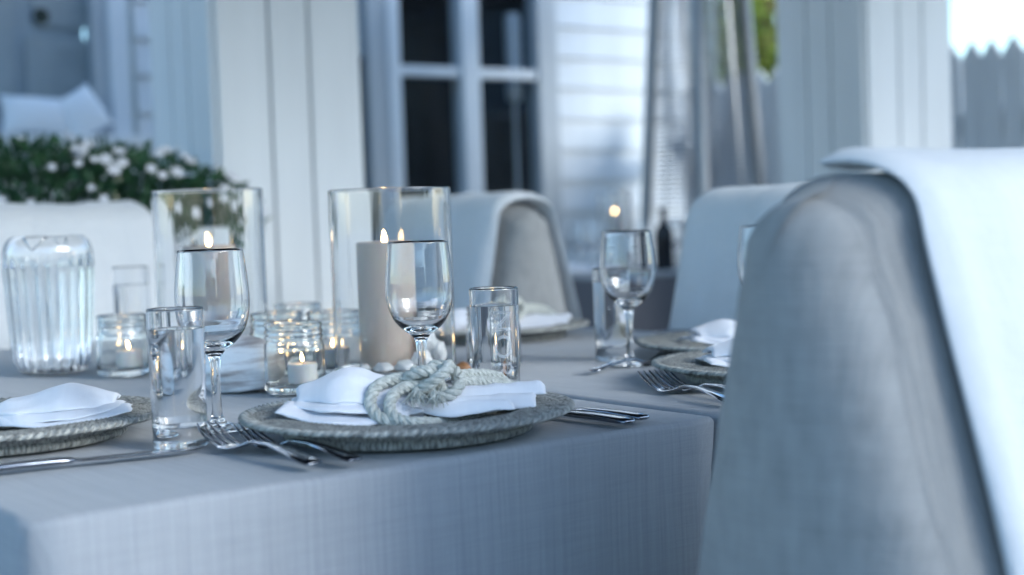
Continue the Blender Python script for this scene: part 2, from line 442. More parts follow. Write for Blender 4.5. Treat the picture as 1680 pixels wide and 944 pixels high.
uprightb = MB(); hm = Matrix.Translation((-0.24, 7.0, 0)) @ Matrix.Rotation(HA, 4, 'Z')  # slim white upright form just inside the glass door
uprightb.lathe([(0.001, 0), (0.09, 0), (0.09, 0.02), (0.012, 0.03), (0.012, 1.53), (0.036, 1.54), (0.042, 1.57), (0.042, 1.95), (0.036, 1.98), (0.001, 1.98)], 20)
o = uprightb.build('white_upright', 'white', None, hm @ Vector((0.42, 0.10, 0.022))); tag(o, 'slim white column lamp standing just inside the glass door', 'lamp')
# yellow cluster standing in for foliage mirrored in the side window
yf = empty('foliage_reflection', hm @ Vector((-0.55, 0.08, 0)), 0, 'small yellow cluster standing in for foliage mirrored in the narrow side window', 'mirrored foliage')
MB().lathe([(0.001, 0), (0.03, 0), (0.035, 1.5), (0.04, 1.52), (0.001, 1.52)], 14).build('cluster_stand', 'dark', yf)
for k in range(7):
    a = k * 0.9
    me = MB().lathe([(0.001, 0.0), (0.018, 0.006), (0.022, 0.02), (0.001, 0.03)], 8).mesh()
    obj('flower', me, 'yellow', yf, (0.018 * math.cos(a), 0.018 * math.sin(a), 1.51 + 0.014 * k))  # yellow blobs of the mirrored-foliage cluster

# ---- porch columns
def column(px, py, label):
    c = empty('porch_column', (px, py, 0), R(35), label, 'column', 'boxed porch columns')
    s_ = 0.43
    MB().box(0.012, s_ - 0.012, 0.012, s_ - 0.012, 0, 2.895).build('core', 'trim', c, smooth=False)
    edges = [0.0, 0.155, 0.275, s_]
    for i in range(3):
        w_ = edges[i + 1] - edges[i] - 0.007
        b1 = MB().box(edges[i] + 0.0035, edges[i] + 0.0035 + w_, -0.012, 0.010, 0, 2.895, 0.004).mesh(False)
        obj('board', b1, 'white', c)                                   # bright face
        b2 = MB().box(-0.012, 0.010, edges[i] + 0.0035, edges[i] + 0.0035 + w_, 0, 2.895, 0.004).mesh(False)
        obj('board', b2, 'white', c)
        obj('board', b1, 'white', c, (0, s_ + 0.002, 0)); obj('board', b2, 'white', c, (s_ + 0.002, 0, 0))
    MB().box(-0.03, s_ + 0.03, -0.03, s_ + 0.03, 0.0, 0.18, 0.006).build('plinth', 'white', c, smooth=False)
    return c
column(-0.77, 3.80, 'broad white boarded porch column standing left of the glazed doors')
c2 = column(1.184, 4.70, 'white boarded porch column in front of the picket fence on the right'); c2.scale = (1, 0.9, 1)

# ---- terrace roof carried by the columns, above the picture
roof = empty('terrace_roof', (C1.x, C1.y, 2.9), TA, 'flat dark timber roof over the terrace carried by the boarded columns', 'roof')
RU0, RU1, RV0, RV1 = -3.2, 5.7, -1.9, 3.1
MB().box(RU0, RU1, RV0, RV1, 0.102, 0.16).build('roof_deck', 'stain', roof, smooth=False)
for k in range(8):
    v_ = RV0 + 0.02 + k * (RV1 - RV0 - 0.14) / 7
    MB().box(RU0 + .01, RU1 - .01, v_, v_ + 0.09, 0.0, 0.10, .004).build('beam', 'stain', roof, smooth=False)
# ---- picket fence
FA, FB = Vector((3.2, 4.4)), Vector((0.86, 7.52))
fdir = (FB - FA).normalized(); fl = (FB - FA).length
fence = empty('picket_fence', (FA.x, FA.y, 0), math.atan2(fdir.y, fdir.x), 'white wooden picket fence with pointed tops behind the porch column', 'fence')
pm = MB(); pw = 0.092
pm.loft([[(0, -0.01, 0), (pw, -0.01, 0), (pw, -0.01, 1.60), (pw / 2, -0.01, 1.67), (0, -0.01, 1.60)], [(0, 0.012, 0), (pw, 0.012, 0), (pw, 0.012, 1.60), (pw / 2, 0.012, 1.67), (0, 0.012, 1.60)]])
pme = fix_normals(pm.mesh(False))
npk = int(fl / 0.1)
for i in range(npk):
    o = obj('picket', pme, 'fence', fence, (i * 0.1, 0, -0.03 + random.uniform(-.008, .008)))
    o.rotation_euler = (0, random.uniform(-.006, .006), 0)
for z in (0.35, 1.25):
    MB().box(0, fl, -0.06, -0.012, z, z + 0.09).build('rail', 'fence', fence, smooth=False)

# ---- patio heater
ht = empty('patio_heater', (0.862, 6.30, 0), R(38), 'tall pyramid patio heater with wire grille in front of the house corner', 'patio heater')
hw0, hw1, hh0, hh1 = 0.226, 0.126, 0.62, 2.15
for sx in (-1, 1):
    for sy in (-1, 1):
        MB().tube([(sx * hw0, sy * hw0, 0.05), (sx * hw1, sy * hw1, hh1)], 0.026, 8).build('leg', 'legsteel', ht)
MB().box(-0.21, 0.21, -0.21, 0.21, 0.03, 0.60, 0.02).build('gas_box', 'chrome', ht, smooth=False)
MB().lathe([(0.045, 0.6), (0.05, 0.62), (0.05, 2.1), (0.045, 2.12), (0.045, 0.6)], 20).build('quartz_tube', 'pane', ht)
MB().lathe([(0.02, 0.6), (0.022, 1.55), (0.02, 1.56), (0.001, 1.56)], 12).build('burner_pipe', 'white', ht)
for side in range(4):
    mb = MB(); ca, sa = math.cos(side * PI / 2), math.sin(side * PI / 2)
    for k in range(72):
        z = 0.63 + k * 0.0208; w_ = hw0 + (hw1 - hw0) * (z - 0.05) / (hh1 - 0.05) - 0.012
        a = (-w_, -w_, z); b = (w_, -w_, z)
        rot = lambda p: (p[0] * ca - p[1] * sa, p[0] * sa + p[1] * ca, p[2])
        mb.tube([rot(a), rot(b)], 0.0042, 4)
    for q in (-0.33, 0.33):
        w0 = hw0 - 0.03; w1 = hw1
        p0, p1 = (q * w0 * 1.3, -(hw0 - 0.03 - 0.012), 0.63), (q * w1, -(hw1 - 0.010), 2.12)
        mb.tube([rot(p0), rot(p1)], 0.004, 4)
    o = mb.build('grille', 'chrome', ht); o['kind'] = 'stuff'
MB().lathe([(0.001, 2.32), (0.05, 2.31), (0.40, 2.20), (0.405, 2.19), (0.39, 2.185), (0.2, 2.16), (0.001, 2.15)], 40).build('reflector', 'chrome', ht)

# ---- garden tree behind the fence
def tree(x, y, h, rx, rz, label, seed, n=11000, mat='treeleaf'):
    rnd = random.Random(seed)
    t = empty('garden_tree', (x, y, -0.16), 0, label, 'tree', 'trees beyond the fence')
    mb = MB()
    trunk = smooth_path([(0, 0, 0), (0.08, 0.03, h * .2), (-0.05, 0.05, h * .42), (0.05, 0, h * .62), (0.0, 0.05, h * .8)], 5)
    mb.tube(trunk, [0.17 * (1 - 0.8 * i / (len(trunk) - 1)) for i in range(len(trunk))], 9)
    tips = []
    for k in range(15):
        a = rnd.uniform(0, 2 * PI); z0 = h * rnd.uniform(.25, .7); r = rx * rnd.uniform(.5, .95)
        p0 = Vector((0, 0, z0)); p3 = Vector((r * math.cos(a), r * math.sin(a), z0 + rnd.uniform(.1, .5) * rz))
        pts = smooth_path([p0, p0.lerp(p3, .45) + Vector((0, 0, .12)), p3], 5)
        mb.tube(pts, [0.06 * (1 - 0.85 * i / (len(pts) - 1)) for i in range(len(pts))], 6); tips += [p3, p0.lerp(p3, .6)]
    mb.build('trunk', 'bark', t)
    cl = MB(); cc = Vector((0, 0, h * .6))
    cent = []
    for k in range(70):
        while True:
            d = Vector((rnd.uniform(-1, 1), rnd.uniform(-1, 1), rnd.uniform(-1, 1)))
            if d.length < 1: break
        cent.append(cc + Vector((d.x * rx, d.y * rx, d.z * rz)))
    cent += tips
    for k in range(n):
        c = rnd.choice(cent); d = Vector((rnd.gauss(0, .2), rnd.gauss(0, .2), rnd.gauss(0, .16)))
        p = c + d; L_ = rnd.uniform(.07, .14)
        ax = Vector((rnd.uniform(-1, 1), rnd.uniform(-1, 1), rnd.uniform(-.7, .3))).normalized(); sd = ax.cross(Vector((rnd.uniform(-1, 1), rnd.uniform(-1, 1), 1))).normalized()
        b = len(cl.v); nn = ax.cross(sd)
        cl.v += [tuple(p), tuple(p + ax * L_ * .5 + sd * L_ * .3 + nn * .01), tuple(p + ax * L_), tuple(p + ax * L_ * .5 - sd * L_ * .3 + nn * .01)]
        cl.f += [(b, b + 1, b + 2, b + 3)]
    o = cl.build('crown', mat, t); o['kind'] = 'stuff'
tree(2.45, 13.5, 4.8, 1.0, 1.9, 'yellow-green leafy tree showing between the heater and the right column', 3)

# ---- houses across the lane, to the right of and behind the viewpoint (out of view; placed and sized to darken the mirrored sky in panes and glasses)
def neighbour(x, y, rz, w_, d_, h_, label):
    nh = empty('neighbour_house', (x, y, -0.16), rz, label, 'house', 'houses across the lane')
    MB().box(-w_ / 2, w_ / 2, -d_ / 2, d_ / 2, 0, h_).build('wall', 'brick', nh, smooth=False)
    rb = MB(); rb.loft([[(-w_ / 2 - .2, -d_ / 2 - .3, h_ + .002), (-w_ / 2 - .2, d_ / 2 + .3, h_ + .002), (-w_ / 2 - .2, 0, h_ + d_ * .24)], [(w_ / 2 + .2, -d_ / 2 - .3, h_ + .002), (w_ / 2 + .2, d_ / 2 + .3, h_ + .002), (w_ / 2 + .2, 0, h_ + d_ * .24)]])
    obj('roof', fix_normals(rb.mesh(False)), 'dark', nh)
    for k in range(int(w_ / 1.8)):
        wx = -w_ / 2 + 1.0 + k * 1.8
        f = MB().box(wx - .5, wx + .5, d_ / 2 + .002, d_ / 2 + .06, 1.0, 2.2).build('window', 'trim', nh, smooth=False)
        MB().box(wx - .42, wx + .42, d_ / 2 + .062, d_ / 2 + .07, 1.08, 2.12).build('pane', 'dark', f, smooth=False)
neighbour(27, -5, R(80), 17, 8, 6.0, 'plain house across the lane, right of the terrace')
neighbour(19.5, -16, R(52), 18, 8, 5.8, 'plain house across the lane, nearer the viewpoint')
neighbour(4, -27, R(5), 14, 8, 4.2, 'plain house across the lane, straight behind the viewpoint')

# ---- planter with white flowers
pl = empty('flower_planter', (-1.02, 3.38, 0), R(12), 'planter of dense green plants with white flowers behind the left chair', 'planter')
MB().box(-0.62, 0.36, -0.16, 0.16, 0.0, 0.96, 0.012).build('planter_box', 'white', pl, smooth=False)
rnd = random.Random(11)
fol = MB()
def lump():
    while True:
        a, b, c = rnd.uniform(-1, 1), rnd.uniform(-1, 1), rnd.uniform(-.4, 1)
        if a * a + b * b + c * c < 1: return a, b, c
for k in range(9000):
    a, b, c = lump(); q = (a * a + b * b + c * c) ** .5
    if q < .55 and rnd.random() < .8: continue
    hgt = 0.20 + 0.03 * nz(a * 3, b * 3, 5.1)
    p = Vector((-0.12 + a * 0.55, b * 0.26, 0.975 + c * hgt))
    L_ = rnd.uniform(.015, .035)
    ax = Vector((a + rnd.uniform(-.8, .8), b + rnd.uniform(-.8, .8), c + rnd.uniform(-.4, .9))).normalized(); sd = ax.cross(Vector((rnd.uniform(-1, 1), rnd.uniform(-1, 1), .3))).normalized()
    i0 = len(fol.v)
    fol.v += [tuple(p), tuple(p + ax * L_ * .5 + sd * L_ * .28), tuple(p + ax * L_), tuple(p + ax * L_ * .5 - sd * L_ * .28)]
    fol.f += [(i0, i0 + 1, i0 + 2, i0 + 3)]
o = fol.build('foliage', 'leaf', pl); o['kind'] = 'stuff'
fm = MB()
for k in range(7):
    a = 2 * PI * k / 7
    ca, sa = math.cos(a), math.sin(a); i0 = len(fm.v)
    fm.v += [(0, 0, 0.0), (0.011 * ca - 0.006 * sa, 0.011 * sa + 0.006 * ca, .004), (0.021 * ca, 0.021 * sa, .003), (0.011 * ca + 0.006 * sa, 0.011 * sa - 0.006 * ca, .004)]
    fm.f += [(i0, i0 + 1, i0 + 2, i0 + 3)]
fm.lathe([(0.006, 0.002), (0.005, 0.006), (0.001, 0.008)], 8)
fme = fm.mesh(); fme.materials.append(M['petal'])
for k in range(190):
    a, b, c = lump(); v = Vector((a, b, abs(c) * .9 + .02 if k % 4 else c)); v.normalize()
    p = Vector((-0.12 + v.x * 0.55, v.y * 0.27, 0.975 + v.z * 0.205)) + Vector((rnd.uniform(-.01, .01), rnd.uniform(-.02, .0), rnd.uniform(-.005, .02)))
    o = obj('flower', fme, None, pl, p)
    o.rotation_euler = Vector((v.x * .6, v.y - .5, v.z + .3)).to_track_quat('Z', 'Y').to_euler(); o.scale = (rnd.uniform(.4, 1.0),) * 3

# ================================================================== FURNITURE
def table(name, u0, u1, v0, v1, label):
    t = empty(name, (*T((u0 + u1) / 2, (v0 + v1) / 2)[:2], 0), TA, label, 'table', 'dining tables pushed together')
    hu, hv = (u1 - u0) / 2 - 0.012, (v1 - v0) / 2 - 0.012
    MB().box(-hu, hu, -hv, hv, TZ - 0.035, TZ - 0.006, 0.004).build('tabletop', 'woodleg', t, smooth=False)
    for sx in (-1, 1):
        for sy in (-1, 1):
            MB().box(sx * (hu - .05) - .025, sx * (hu - .05) + .025, sy * (hv - .05) - .025, sy * (hv - .05) + .025, 0.001, TZ - 0.036, .004).build('leg', 'woodleg', t, smooth=False)
    return t

def cloth(u0, u1, v0, v1, label, seed, lift=0.0, drop=0.52):
    """Cloth over a rectangular top: gridded top, rounded edge, falling sides. UVs unrolled in metres."""
    du, dv = 0.028, 0.034
    nu, nv = max(4, int((u1 - u0) / du)), max(4, int((v1 - v0) / dv))
    r = 0.007
    V = []; UV = []; Fc = []
    def top(u, v):
        e = 0.0010 * nz(u * 7, v * 5, seed) + 0.0006 * nz(u * 22, v * 16, seed + 3)
        for c in (0.44, 1.02):                       # pressed fold lines across the cloth
            e += 0.0016 * math.exp(-((v - c) / 0.006) ** 2)
        e += 0.0016 * math.exp(-((u - u0 - 0.36) / 0.005) ** 2)
        return e
    for j in range(nv + 1):
        for i in range(nu + 1):
            u = u0 + r + (u1 - u0 - 2 * r) * i / nu; v = v0 + r + (v1 - v0 - 2 * r) * j / nv
            V.append(T(u, v, lift + top(u, v))); UV.append((u, v))
    for j in range(nv):
        for i in range(nu):
            a = j * (nu + 1) + i; Fc.append((a, a + 1, a + nu + 2, a + nu + 1))
    per = [(i, 0) for i in range(nu)] + [(nu, j) for j in range(nv)] + [(i, nv) for i in range(nu, 0, -1)] + [(0, j) for j in range(nv, 0, -1)]
    prev = [j * (nu + 1) + i for (i, j) in per]
    rings = [(r * math.sin(t), -r * (1 - math.cos(t)), r * t) for t in (R(22), R(45), R(68), R(90))]
    steps = 22
    for k in range(1, steps + 1):
        q = k / steps; rings.append((r, -r - drop * q, r * PI / 2 + drop * q))
    for (off, dz, arc) in rings:
        cur = []
        for (i, j) in per:
            u = u0 + r + (u1 - u0 - 2 * r) * i / nu; v = v0 + r + (v1 - v0 - 2 * r) * j / nv
            ou = -1 if i == 0 else (1 if i == nu else 0); ov = -1 if j == 0 else (1 if j == nv else 0)
            k_ = 0.8 if ou and ov else 1.0
            fall = max(0.0, -dz - r) / drop
            s_ = (u if ov else 0) + (v * 1.3 if ou else 0)
            wob = fall * (0.020 * nz(s_ * 5.5, seed, fall * .6) + 0.012 * nz(s_ * 13, seed + 9, fall)) + 0.0016 * nz(s_ * 30, seed, fall * 9)
            inn = -0.10 * fall * (1.0 if ou and ov else 0.0)
            o_ = off * k_ + wob + inn * 0.35
            tz = lift + top(u, v) * (1 - min(1, fall * 20))
            cur.append(len(V)); V.append(T(u + ou * o_, v + ov * o_, tz + dz)); UV.append((u + ou * arc, v + ov * arc))
        n = len(per)
        for a in range(n):
            b = (a + 1) % n; Fc.append((prev[a], cur[a], cur[b], prev[b]))
        prev = cur
    me = mesh_from(V, Fc, True, None, UV)
    o = obj('tablecloth', me, 'linen'); tag(o, label, 'tablecloth', 'grey linen tablecloths')
    md = o.modifiers.new('thick', 'SOLIDIFY'); md.thickness = 0.0015; md.offset = -1
    return o
table('dining_table', 0.0, 0.730, 0.0, 1.70, 'wooden table under the near left grey tablecloth')
table('dining_table', 0.742, 1.43, 0.0, 1.70, 'wooden table under the grey tablecloth beside the right chairs')
cloth(0.0, 0.730, 0.0, 1.70, 'grey linen tablecloth on the near table, its front drape facing the viewer', 1.3)
cloth(0.735, 1.43, 0.0, 1.70, 'grey linen tablecloth on the right table behind the pulled-out chair', 8.1, lift=0.002)

# ---- chairs with covers and white throws
def wedge_half(z, top=0.965):
    return interp_lin(z, (0.0, 0.45, 0.70, 0.92, top), (0.24, 0.185, 0.126, 0.068, 0.050))
def interp_lin(x, xs, ys):
    if x <= xs[0]: return ys[0]
    for i in range(len(xs) - 1):
        if x <= xs[i + 1]: return ys[i] + (ys[i + 1] - ys[i]) * (x - xs[i]) / (xs[i + 1] - xs[i])
    return ys[-1]
CW = 0.46
def profile(n_side=16, grow=0.0, top=0.965, zb_f=0.42, zb_r=0.02):
    """Side outline of the back from front bottom over the rounded top to rear bottom: list of (y, z)."""
    pts = []
    h = 0.040 + grow
    for i in range(n_side): 
        z = zb_f + (top - 0.045 - zb_f) * i / (n_side - 1); pts.append((wedge_half(z) + grow, z))
    for k in range(1, 10):
        a = PI * k / 10
        w0 = wedge_half(top - 0.045) + grow
        pts.append((w0 * math.cos(a), top - 0.045 + (0.045 + grow) * math.sin(a) ** 0.8))
    for i in range(n_side):
        z = top - 0.045 + (zb_r - top + 0.045) * i / (n_side - 1); pts.append((-wedge_half(z) - grow, z))
    return pts

def chair(u, v, face, label, throw_label, zs=1.0, seed=0, throw=True, front=0.56):
    """face: angle of the sitting direction in the table frame (0 = +u, 90 = +v)."""
    rz = TA + R(face) - R(90)
    c = empty('covered_chair', (*T(u, v)[:2], 0.001), rz, label, 'chair', 'linen covered dining chairs'); c.scale = (1, 1, zs)
    # back: a wedge-shaped linen cover
    prof = profile(); nx = 12; rings = []
    for i in range(nx + 1):
        x = -CW / 2 + CW * i / nx; e = min(x + CW / 2, CW / 2 - x); ins = 0.018 * max(0, 1 - e / 0.035) ** 2
        ring = []
        for (y, z) in prof:
            w = 0.004 * nz(x * 7, z * 6, seed) + 0.003 * nz(y * 20, z * 14, seed + x * 4)
            sgn = 1 if y > 0 else -1
            ring.append((x, y - sgn * ins + w, z - ins * 0.8 * (1 if z > .9 else 0)))
        rings.append(ring)
    def bulge(ring, sgn):
        out = []
        for j in range(1, 8):
            th_ = R(j * 12.5); k = math.cos(th_)
            out.append([(p[0] + sgn * 0.045 * math.sin(th_), p[1] * k, p[2] - (1 - k) * 0.050 * max(0.0, min(1.0, (p[2] - .70) / .26))) for p in ring])
        return out
    rings = bulge(rings[0], -1)[::-1] + rings + bulge(rings[-1], 1)
    mb = MB(); mb.loft(rings); fix = fix_normals(mb.mesh(True, 50, lambda p: ((p[1] if abs(p[0]) > CW / 2 - .012 else p[0] + .5), p[2]))); obj('back_cover', fix, 'cover', c)
    seat = MB().box(-0.225, 0.225, 0.10, 0.47, 0.40, 0.47, 0.02).build('seat_cover', 'cover', c)
    MB().box(-0.223, 0.223, 0.105, 0.465, 0.12, 0.398, 0.006).build('skirt', 'cover', c)
    for sx in (-1, 1):
        for sy in (0.13, 0.44):
            MB().box(sx * 0.19 - .018, sx * 0.19 + .018, sy - .018, sy + .018, 0.0, 0.30, .003).build('leg', 'woodleg', c)
    if throw:
        th = 0.013 if front > 0.9 else 0.020
        pin = profile(14, 0.003, zb_f=min(front, 0.85), zb_r=0.30); rings = []
        if front > 0.9: pin = pin[17:]                  # the throw only lies over the top and falls down the back
        ex = -0.030 if front > 0.9 else 0.012               # how far the throw reaches past the cover's edge
        xs = [-CW / 2 - ex + (CW + 2 * ex) * i / 26 for i in range(27)]
        def nrm(i):
            a = Vector(pin[max(i - 1, 0)]); b = Vector(pin[min(i + 1, len(pin) - 1)]); d = (b - a).normalized(); return Vector((-d.y, d.x)) * -1
        mbt = MB(); n = len(pin)
        loopn = None
        for ix, x in enumerate(xs):
            e = min(ix, 26 - ix)
            k = (1 - max(0, 1 - e / 1.6) ** 2) ** 0.5 if e < 2 else 1.0
            outer = []; inner = []
            for i, (y, z) in enumerate(pin):
                nn = nrm(i); s_ = i / (n - 1)
                hang = max(0.0, min(1.0, (0.96 - z) / 0.5))
                wav = 0.016 * nz(x * 9, seed + 1.5, s_ * 2.5) * (0.35 + hang) + 0.010 * nz(x * 20 + s_ * 5, seed + 7, s_ * 4) * (0.35 + hang)
                flare = 0.02 * hang * nz(seed, s_ * 4, x * 2)
                t = th * (0.15 + 0.85 * k) * (1 + 0.25 * nz(x * 12, s_ * 8, seed))
                xo = x + (0.012 * nz(s_ * 6, seed, 2) if e == 0 else 0)
                o_ = Vector((y, z)) + nn * (t + abs(wav) + 0.002); i_ = Vector((y, z)) + nn * (0.5 * th * (1 - k))
                outer.append((xo, o_.x, o_.y)); inner.append((xo, i_.x, i_.y))
            rings.append(outer + inner[::-1])
        mbt.loft(rings, False)
        for (ro, fl_) in ((0, False), (26, True)):
            b_ = ro * 2 * n
            for i in range(n - 1):
                q_ = (b_ + i, b_ + i + 1, b_ + 2 * n - 2 - i, b_ + 2 * n - 1 - i); mbt.f.append(q_ if fl_ else q_[::-1])
        me = fix_normals(mbt.mesh(True, 60, lambda p: (p[0] + p[1] * .5, p[2] + p[1] * .5)))
        o = obj('throw_blanket', me, 'throw'); o.location = c.location; o.rotation_euler = c.rotation_euler; o.scale = c.scale
        md = o.modifiers.new('soft', 'SUBSURF'); md.levels = 1; md.render_levels = 1
        tag(o, throw_label, 'blanket', 'white throws over the chair backs')
    return c
chair(0.688, -0.372, 90, 'grey linen covered chair pulled out in the right foreground', 'white throw over the large blurred chair in the right foreground', 1.017, 2.2, front=0.95)
chair(1.54, 1.60, 180, 'grey linen covered chair behind the tall candle vase, its side towards the viewer', 'white throw over the chair behind the right candle vase', 1.025, 5.7)
chair(1.56, 0.575, 180, 'grey linen covered chair between the heater and the foreground chair', 'white throw on the chair below the patio heater', 1.010, 9.1)
chair(0.65, 1.90, 270, 'grey linen covered chair at the far table end in front of the flowers', 'white throw on the chair behind the water carafe', 1.03, 13.4)

# ================================================================== TABLEWARE
def flame(parent, x, y, z, s_=1.0):
    mb = MB(); mb.lathe([(0.0004, 0), (0.0022, 0.002), (0.0034, 0.006), (0.0032, 0.010), (0.0020, 0.015), (0.0008, 0.019), (0.0001, 0.0215)], 12)
    me = mb.mesh()
    f = obj('flame', me, 'flame', parent, (x, y, z + 0.0045 * s_)); f.scale = (s_, s_, s_ * random.uniform(.85, 1.2)); f.rotation_euler = (random.uniform(-.12, .12), random.uniform(-.15, .15), 0)
    w = MB().tube([(0, 0, -0.002), (0.0004, 0, 0.003), (0.0010, 0, 0.0065 * s_)], 0.0007, 6).build('wick', 'wick', parent, (x, y, z))

# wine glasses
def wine_profile():
    out = [(0.0005, 0.0), (0.034, 0.0), (0.0352, 0.0008), (0.0350, 0.0018), (0.026, 0.0034), (0.014, 0.0060), (0.0075, 0.0110), (0.0056, 0.020), (0.0048, 0.040), (0.0050, 0.060), (0.0060, 0.076), (0.0085, 0.084), (0.0135, 0.0895),
           (0.0220, 0.0960), (0.0295, 0.1045), (0.0352, 0.116), (0.0386, 0.130), (0.0396, 0.144), (0.0390, 0.160), (0.0372, 0.180), (0.0349, 0.199), (0.0345, 0.2003)]
    inn = [(0.0338, 0.1998), (0.0358, 0.180), (0.0376, 0.160), (0.0382, 0.144), (0.0371, 0.130), (0.0335, 0.1175), (0.0275, 0.1070), (0.0190, 0.0995), (0.0090, 0.0960), (0.0005, 0.0950)]
    return out + inn
def smooth_prof(p, n=3):
    q = smooth_path([(a, b, 0) for a, b in p], n)
    return [(max(0.0004, v.x), v.y) for v in q]
# one mesh for all wine glasses, 19 cm tall
wme = MB().lathe(smooth_prof(wine_profile(), 2), 64).mesh(True, None)
def wine(x, y, label):
    o = obj('wine_glass', wme, 'glass', None, (x, y, TZ + 0.0022)); o.scale.z = 0.955; return tag(o, label, 'wine glass', 'stemmed wine glasses')
wine(-0.320, 1.515, 'empty stemmed wine glass behind the left water glass')
wine(-0.107, 1.640, 'empty stemmed wine glass in front of the tall beige candle')
wine(0.165, 2.020, 'empty stemmed wine glass on the far table near the plain tumbler')
wine(0.374, 2.100, 'wine glass half hidden behind the foreground chair')

# tumblers of water: base, wall, water
def tumbler_profile(r, h, base):
    return [(0.0005, 0.0), (r * .90, 0.0), (r * .95, 0.0015), (r * .955, 0.006), (r * .97, h * .4), (r, h - 0.001), (r - 0.0008, h + 0.0004), (r - 0.0018, h - 0.001), (r * .97 - 0.0021, h * .4), (r * .955 - 0.003, base + 0.010), (r * .80, base + 0.002), (r * .4, base), (0.0005, base)]
def water_body(r, h, base, lvl):
    ri = lambda z: interp_lin(z, (base + .01, h * .4, h), (r * .955 - 0.0027, r * .97 - 0.0018, r - 0.0015))
    return [(0.0005, base - 0.0003), (r * .4, base - .0003), (r * .80, base + 0.0017), (ri(base + .01), base + .01), (ri(h * .4), h * .4), (ri(lvl), lvl + .0008), (ri(lvl) - .0012, lvl + 0.0001), (ri(lvl) - .003, lvl), (0.0005, lvl)]
def tumbler(x, y, label, r=0.0279, h=0.142, base=0.020, lvl=0.121, z=TZ + 0.0035):
    t = empty('water_glass', (x, y, z - .0013), 0, label, 'glass', 'straight water glasses'); t.scale.z = 0.965
    MB().lathe(tumbler_profile(r, h, base), 64).build('tumbler', 'glass', t, sharp=50)
    MB().lathe(water_body(r, h, base, lvl), 64).build('water', 'water', t, sharp=50)
    return t
tumbler(-0.333, 1.400, 'straight glass of water in the left foreground next to the forks')
tw = tumbler(-0.021, 1.607, 'straight glass of water with etched lettering beside the rope knot')
tumbler(0.147, 2.100, 'straight glass of water on the far table behind the wine glass')
tumbler(-0.670, 2.500, 'small glass of water between the carafe and the left candle vase', 0.031, 0.158, .018, .125)
# etched lettering running down the wall of the middle glass
def etched(parent, text, r, z0, z1, size, ang):
    cu = bpy.data.curves.new('t', 'FONT'); cu.body = text; cu.size = size; cu.extrude = 0; cu.offset = 0.0; cu.space_character = 1.05
    to = bpy.data.objects.new('t', cu); COL.objects.link(to)
    dg = bpy.context.evaluated_depsgraph_get(); me0 = bpy.data.meshes.new_from_object(to.evaluated_get(dg))
    bpy.data.objects.remove(to)
    bm = bmesh.new(); bm.from_mesh(me0)
    bmesh.ops.triangulate(bm, faces=bm.faces)
    for _ in range(2): bmesh.ops.subdivide_edges(bm, edges=[e for e in bm.edges if e.calc_length() > .003], cuts=1)
    xs = [v.co.x for v in bm.verts]; ys = [v.co.y for v in bm.verts]
    x0, x1, y0, y1 = min(xs), max(xs), min(ys), max(ys)
    for v in bm.verts:
        s_ = (v.co.x - x0) / (x1 - x0); z = z1 - s_ * (z1 - z0); a = ang + (v.co.y - (y0 + y1) / 2) / r
        rr = r + 0.00025
        v.co = (rr * math.cos(a), rr * math.sin(a), z)
    bm.to_mesh(me0); bm.free()
    return obj('etched_lettering', me0, 'frost', parent)
etched(tw, 'NORI', 0.0274, 0.030, 0.116, 0.030, R(-90 + 20))

# candle jars
jp_out = [(0.0005, 0.0012), (0.030, 0.0008), (0.0345, 0.0), (0.0375, 0.0018), (0.0388, 0.006), (0.039, 0.012), (0.039, 0.058), (0.0382, 0.063), (0.0362, 0.0665), (0.0362, 0.0685), (0.0378, 0.0705), (0.0378, 0.0725), (0.0360, 0.0742), (0.0360, 0.0758), (0.0376, 0.0775), (0.0376, 0.0795), (0.0360, 0.0812), (0.0362, 0.0840), (0.0375, 0.0865), (0.0372, 0.0892), (0.0360, 0.0902)]
jp_in = [(0.0340, 0.0895), (0.0336, 0.078), (0.0338, 0.068), (0.0352, 0.062), (0.0362, 0.055), (0.0362, 0.016), (0.0350, 0.0105), (0.0310, 0.0085), (0.0005, 0.0075)]
jme = MB().lathe(jp_out + jp_in, 56).mesh(True, 70)
def jar(x, y, label, rot=0.0, cx=0.0, cy_=0.0):
    j = empty('candle_jar', (x, y, TZ + 0.0035), rot, label, 'candle jar', 'small glass jars with lit candles')
    obj('jar', jme, 'jarglass', j)
    k = MB().lathe([(0.0005, 0.0), (0.0185, 0.0), (0.0192, 0.001), (0.0192, 0.0275), (0.0185, 0.0285), (0.0165, 0.0278), (0.0005, 0.0274)], 32).build('candle', 'whitewax', j, (cx, cy_, 0.0082))
    flame(k, 0, 0, 0.0275, 0.62)
    return j
jar(-0.282, 1.820, 'candle jar nearest the napkin left end, in front of the other jars', 0.3, 0.010, 0.0)
jar(-0.581, 2.110, 'candle jar beside the water carafe', 1.2, 0.008, -.004)
jar(-0.259, 2.035, 'candle jar just left of and behind the right candle vase', 2.0, .004, .0)
jar(-0.341, 2.045, 'candle jar behind the front jar, nearest the left candle vase', 2.7, .0, .006)
jar(-0.343, 2.260, 'farthest candle jar of the cluster between the two vases', 4.1)
jar(-0.029, 2.030, 'candle jar seen through the etched water glass', 5.0, 0.0, 0.0)

